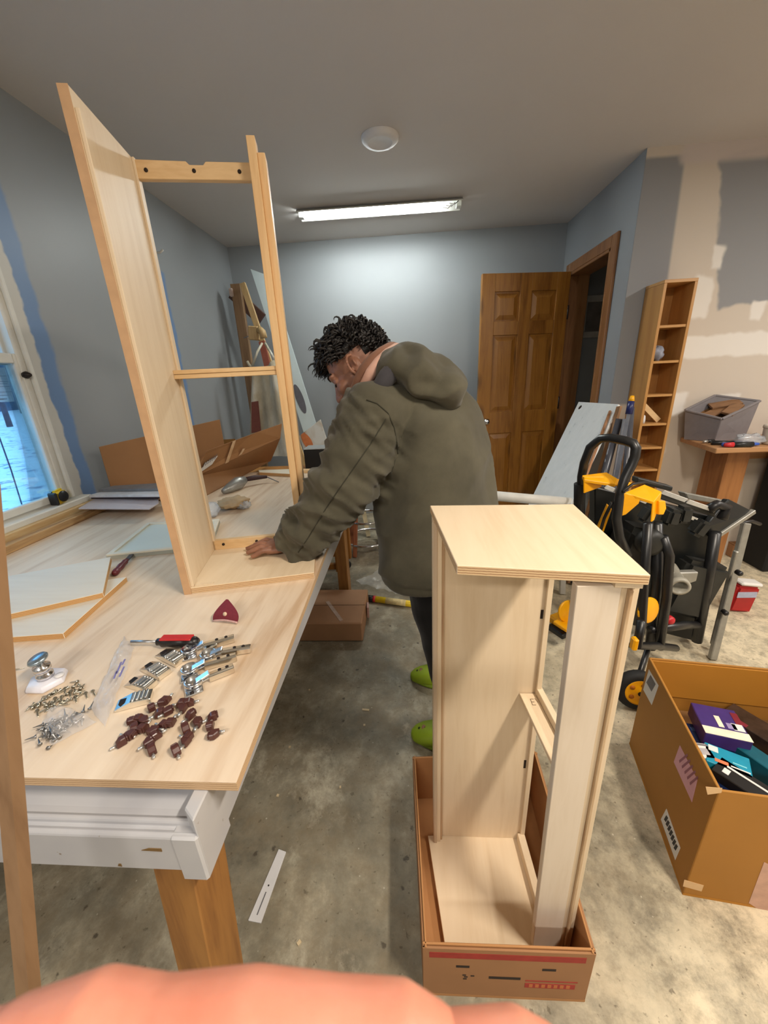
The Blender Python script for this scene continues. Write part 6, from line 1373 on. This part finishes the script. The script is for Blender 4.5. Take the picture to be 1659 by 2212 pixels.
# --- trousers and clogs
tm = MB(); tm.sm = True
tm.tube([HC + zv * .06, HC - zv * .02, HC - zv * .10], [.16, .165, .12], 24)
for H_, K_, A_ in ((HL, KL, AL), (HR, KR_, AR)):
    tm.tube([H_ + zv * .0, H_.lerp(K_, .5), K_, K_.lerp(A_, .5), A_ + zv * .02], [.105, .098, .082, .074, .068], 22)
tme = remeshed(tm, 'trousers', .008, 3)
displace(tme, lambda p: .007 * noise.noise(Vector((p.x * 9, p.y * 9, p.z * 11))))
place('trousers', tme, fabric('black_cotton', srgb(14, 14, 16), srgb(26, 26, 28)), person)
LIME = plain('lime_green_foam', srgb(136, 160, 24), .55, var=.12, scale=12, bump=.05); LIMED = plain('dark_clog_hole', srgb(50, 60, 10), .9)
for A_ in (AL, AR):
    fd_ = Vector((-.975, .2, 0)).normalized(); sd_ = Vector((-fd_.y, fd_.x, 0)); c = Vector((A_.x, A_.y, 0)) - fd_ * .065
    rows = [(0.0, .030, .050), (.03, .038, .075), (.08, .040, .070), (.14, .046, .080), (.19, .051, .070), (.235, .046, .052), (.262, .032, .038), (.275, .012, .028)]
    mb = MB(); mb.sm = True
    def shoe(u, v):
        x = v * (len(rows) - 1); i = min(int(x), len(rows) - 2); f = x - i; X, w, h = [rows[i][k] * (1 - f) + rows[i + 1][k] * f for k in range(3)]
        a = 2 * pi * u; ca, sa = cos(a), sin(a); z = h / 2 + h / 2 * (abs(sa) ** .75) * (1 if sa > 0 else -1)
        return c + fd_ * X + sd_ * (w * abs(ca) ** .7 * (1 if ca > 0 else -1)) + zv * (z + .002)
    mb.grid(shoe, 28, 30, True); n = 28; b = 0
    mb.f.append(list(range(n))[::-1]); mb.f.append([29 * n + k for k in range(n)]); mb.m += [0, 0]; mb.uv += [None, None]; mb.smooth += [True, True]
    sh = obj('clog', mb, LIME, person)
    mb = MB(); pts = [c + fd_ * (.262 * .5 + .13 * cos(a)) * 1.0 + sd_ * (.043 * sin(a) * (1.12 if cos(a) > 0 else .9)) + zv * .012 for a in [2 * pi * k / 28 for k in range(28)]]
    mb.tube(pts, .0085, 8, closed=True); obj('sole_edge', mb, plain('olive_green_sole', srgb(112, 134, 22), .6), sh)
    for k in range(11):
        x = .165 + .026 * (k % 4); y = (-.024, 0, .024)[k % 3]; hz = .078 - max(0, x - .16) * .38 - abs(y) * .35
        mb = MB(); mb.lathe(c + fd_ * x + sd_ * y + zv * hz, [(.0055, -.004), (.0055, .004)], (-.2, 0, 1), 10); obj('vent_hole', mb, LIMED, sh)

# --- hair: a close cap and many loose curls
def hair_ok(x, y, z):                                                   # directions on the skull that carry hair (head frame)
    if x > .62: return z > .42 - .15 * (x - .62)
    if x > .1: return z > -.05 + .45 * (x - .1)
    if abs(y) > .5 and -.45 < x < .35: return z > .02
    return z > -.40
hb = MB(); hb.sm = True; nu, nv = 48, 32
def cap(u, v):
    a = 2 * pi * u; b = pi * (v - .5); d = Vector((cos(a) * cos(b), sin(a) * cos(b), sin(b)))
    ok = hair_ok(d.x, abs(d.y), d.z); k = (1.07 + .08 * noise.noise(d * 5) + .05 * noise.noise(d * 13) + .06 * max(0, d.z)) if ok else .90
    return hp(-.012 + d.x * .096 * k, d.y * .074 * k, .014 + d.z * .090 * k)
hb.grid(cap, nu, nv, True)
HAIRM = Nd('black_curly_hair'); p = HAIRM.pos(True); nn_ = HAIRM.noise(p, 160, 4)
HAIRM = HAIRM.bsdf(HAIRM.ramp(nn_, [(.3, srgb(12, 11, 11)), (.75, srgb(38, 33, 31))]), .38, 0, HAIRM.bump(nn_, .8, .004), spec=.5)
r_ = random.Random(17)
def curl(base, out, fall, L, rad, w, turns=1.2):
    side = out.cross(fall).normalized(); pts = []; rr = []; n = 12; ph = r_.uniform(0, 6.28)
    for k in range(n + 1):
        f = k / n; a = ph + f * turns * 2 * pi
        p_ = base + out * (L * .55 * sin(f * 1.9)) + fall * (L * .9 * f * f) + (side * cos(a) + out * sin(a)) * rad * (1 - .3 * f)
        pts.append(p_); rr.append(w * (1.0 if f < .6 else 1.0 - (f - .6) * 2.1))
    hb.tube(pts, rr, 6)
count = 0
while count < 760:
    a = r_.uniform(0, 2 * pi); sb = r_.uniform(-.45, 1); cb_ = math.sqrt(max(0, 1 - sb * sb)); d = Vector((cos(a) * cb_, sin(a) * cb_, sb))
    if not hair_ok(d.x, abs(d.y), d.z): continue
    count += 1; top = max(0, d.z) * .7 + max(0, d.x) * .5
    out = (HRm @ d).normalized(); fall = (HRm @ Vector((.55 if d.x > -.2 else -.35, d.y * .5, -.35)) + Vector((0, 0, -.45))).normalized()
    base = hp(-.012 + d.x * .100, d.y * .077, .014 + d.z * .096)
    curl(base, out, fall, .012 + .022 * top + r_.uniform(0, .010), .004 + .006 * r_.random(), .0022 + .0022 * r_.random(), r_.uniform(.6, 1.5))
for k in range(70):                                                     # bigger loose waves on top
    a = r_.uniform(0, 2 * pi); sb = r_.uniform(.45, 1); cb_ = math.sqrt(1 - sb * sb); d = Vector((cos(a) * cb_, sin(a) * cb_, sb))
    if not hair_ok(d.x, abs(d.y), d.z): continue
    curl(hp(-.012 + d.x * .098, d.y * .076, .014 + d.z * .094), (HRm @ d).normalized(), (HRm @ Vector((r_.uniform(-.3, .9), d.y * .6 + r_.uniform(-.5, .5), -.1))).normalized(), .030 + r_.uniform(0, .014), .010, .0038, r_.uniform(1.2, 2.2))
for k in range(60):                                                     # the fringe hanging over the forehead
    y = r_.uniform(-.055, .036); base = hp(.066 + r_.uniform(-.012, .010), y, .060 + r_.uniform(-.012, .016))
    curl(base, (hf * .8 + hu * .5).normalized(), (hf * .35 - zv * .9).normalized(), .024 + r_.uniform(0, .026), .009, .0024 + .002 * r_.random(), r_.uniform(.8, 1.9))
hair = obj('hair', hb, HAIRM, person)
eb_ = MB()
for s in (-1, 1):
    for k in range(12):
        f = k / 11; y = s * (.014 + f * .036); x = .089 - f * f * .022; b = hp(x + .003, y, .004 + .006 * sin(f * 2.4)); eb_.tube([b, b + HRm @ Vector((.001, s * .008, .002))], [.0030, .0012], 5)
obj('eyebrow', eb_, HAIRM, person, kind='stuff')
eb_ = MB()
for s in (-1, 1):
    eb_.tube([hp(.0850 - .0022 * (k - 2) ** 2, s * (.019 + k * .006), -.0235 + .0006 * (k - 2) ** 2) for k in range(5)], [.0012, .0026, .0028, .0026, .0012], 6)
obj('eyelashes', eb_, HAIRM, person, kind='stuff')
eb_ = MB(); eb_.tube([hp(.0925 - .0016 * k * k * .6, .004 * k, -.0832) for k in range(-4, 5)], [.0006] + [.0013] * 7 + [.0006], 6); obj('lip_line', eb_, plain('dark_rose_lip', srgb(120, 60, 56), .5), person)
# ================================================================== the photographer's own hand, under the lens
def palm_skin():
    d = Nd('rosy_skin'); p = d.pos(True); n = d.noise(p, 34, 4); m = d.noise(p, 420, 3)
    col = d.ramp(n, [(0.3, srgb(200, 126, 102)), (0.7, srgb(216, 148, 124))])
    return d.bsdf(col, .5, 0, d.bump(m, .15, .0008), sss=.25)
hm = MB(); hm.sm = True
def cz(px, py, dist):                                                   # a point at a true distance from the eye
    r = Vector(_ray(px, py)); return Vector((0, 0, EYE)) + r * (dist)
def fing(pts, rad): hm.tube(pts, rad, 18)
D = .085
# index finger across, middle finger below and beyond it, ring and little finger under those, thumb behind, palm at the left
fing([cz(-160, 2420, D), cz(40, 2292, D), cz(200, 2236, D), cz(330, 2250, D), cz(530, 2236, D), cz(720, 2250, D), cz(870, 2256, D), cz(965, 2288, D)], [.0115, .0106, .0106, .0100, .0106, .0100, .0098, .0076])
fing([cz(-100, 2420, D + .004), cz(300, 2330, D + .006), cz(640, 2310, D + .008), cz(960, 2330, D + .008), cz(1130, 2322, D + .008), cz(1215, 2334, D + .008)], [.0112, .0108, .0105, .0108, .0112, .0082])
fing([cz(-100, 2560, D + .004), cz(300, 2490, D + .008), cz(700, 2470, D + .010), cz(1000, 2460, D + .010), cz(1110, 2470, D + .010)], [.0108, .0104, .0100, .0098, .0074])
fing([cz(-60, 2690, D + .004), cz(300, 2630, D + .008), cz(620, 2610, D + .010), cz(840, 2610, D + .010), cz(920, 2620, D + .010)], [.0098, .0092, .0088, .0084, .0064])
fing([cz(-360, 2640, D), cz(-120, 2620, D + .022), cz(160, 2520, D + .030), cz(380, 2500, D + .032)], [.018, .0145, .0120, .0090])
hm.tube([cz(-900, 2560, D - .004), cz(-560, 2500, D - .004), cz(-240, 2460, D), cz(-60, 2450, D + .004)], [.024, .029, .031, .026], 22, squash=(1.25, .55))
hm.tube([cz(-1500, 2760, D - .006), cz(-900, 2570, D - .004)], [.028, .025], 20)
hme_ = remeshed(hm, 'hand', .0011, 5, .5)
hme_.materials.clear()
hand_o = place('hand', hme_, palm_skin(), None, cz(400, 2400, D))
tag(hand_o, "photographer's own rosy hand, fingers stretched across the bottom of the view", 'hand')
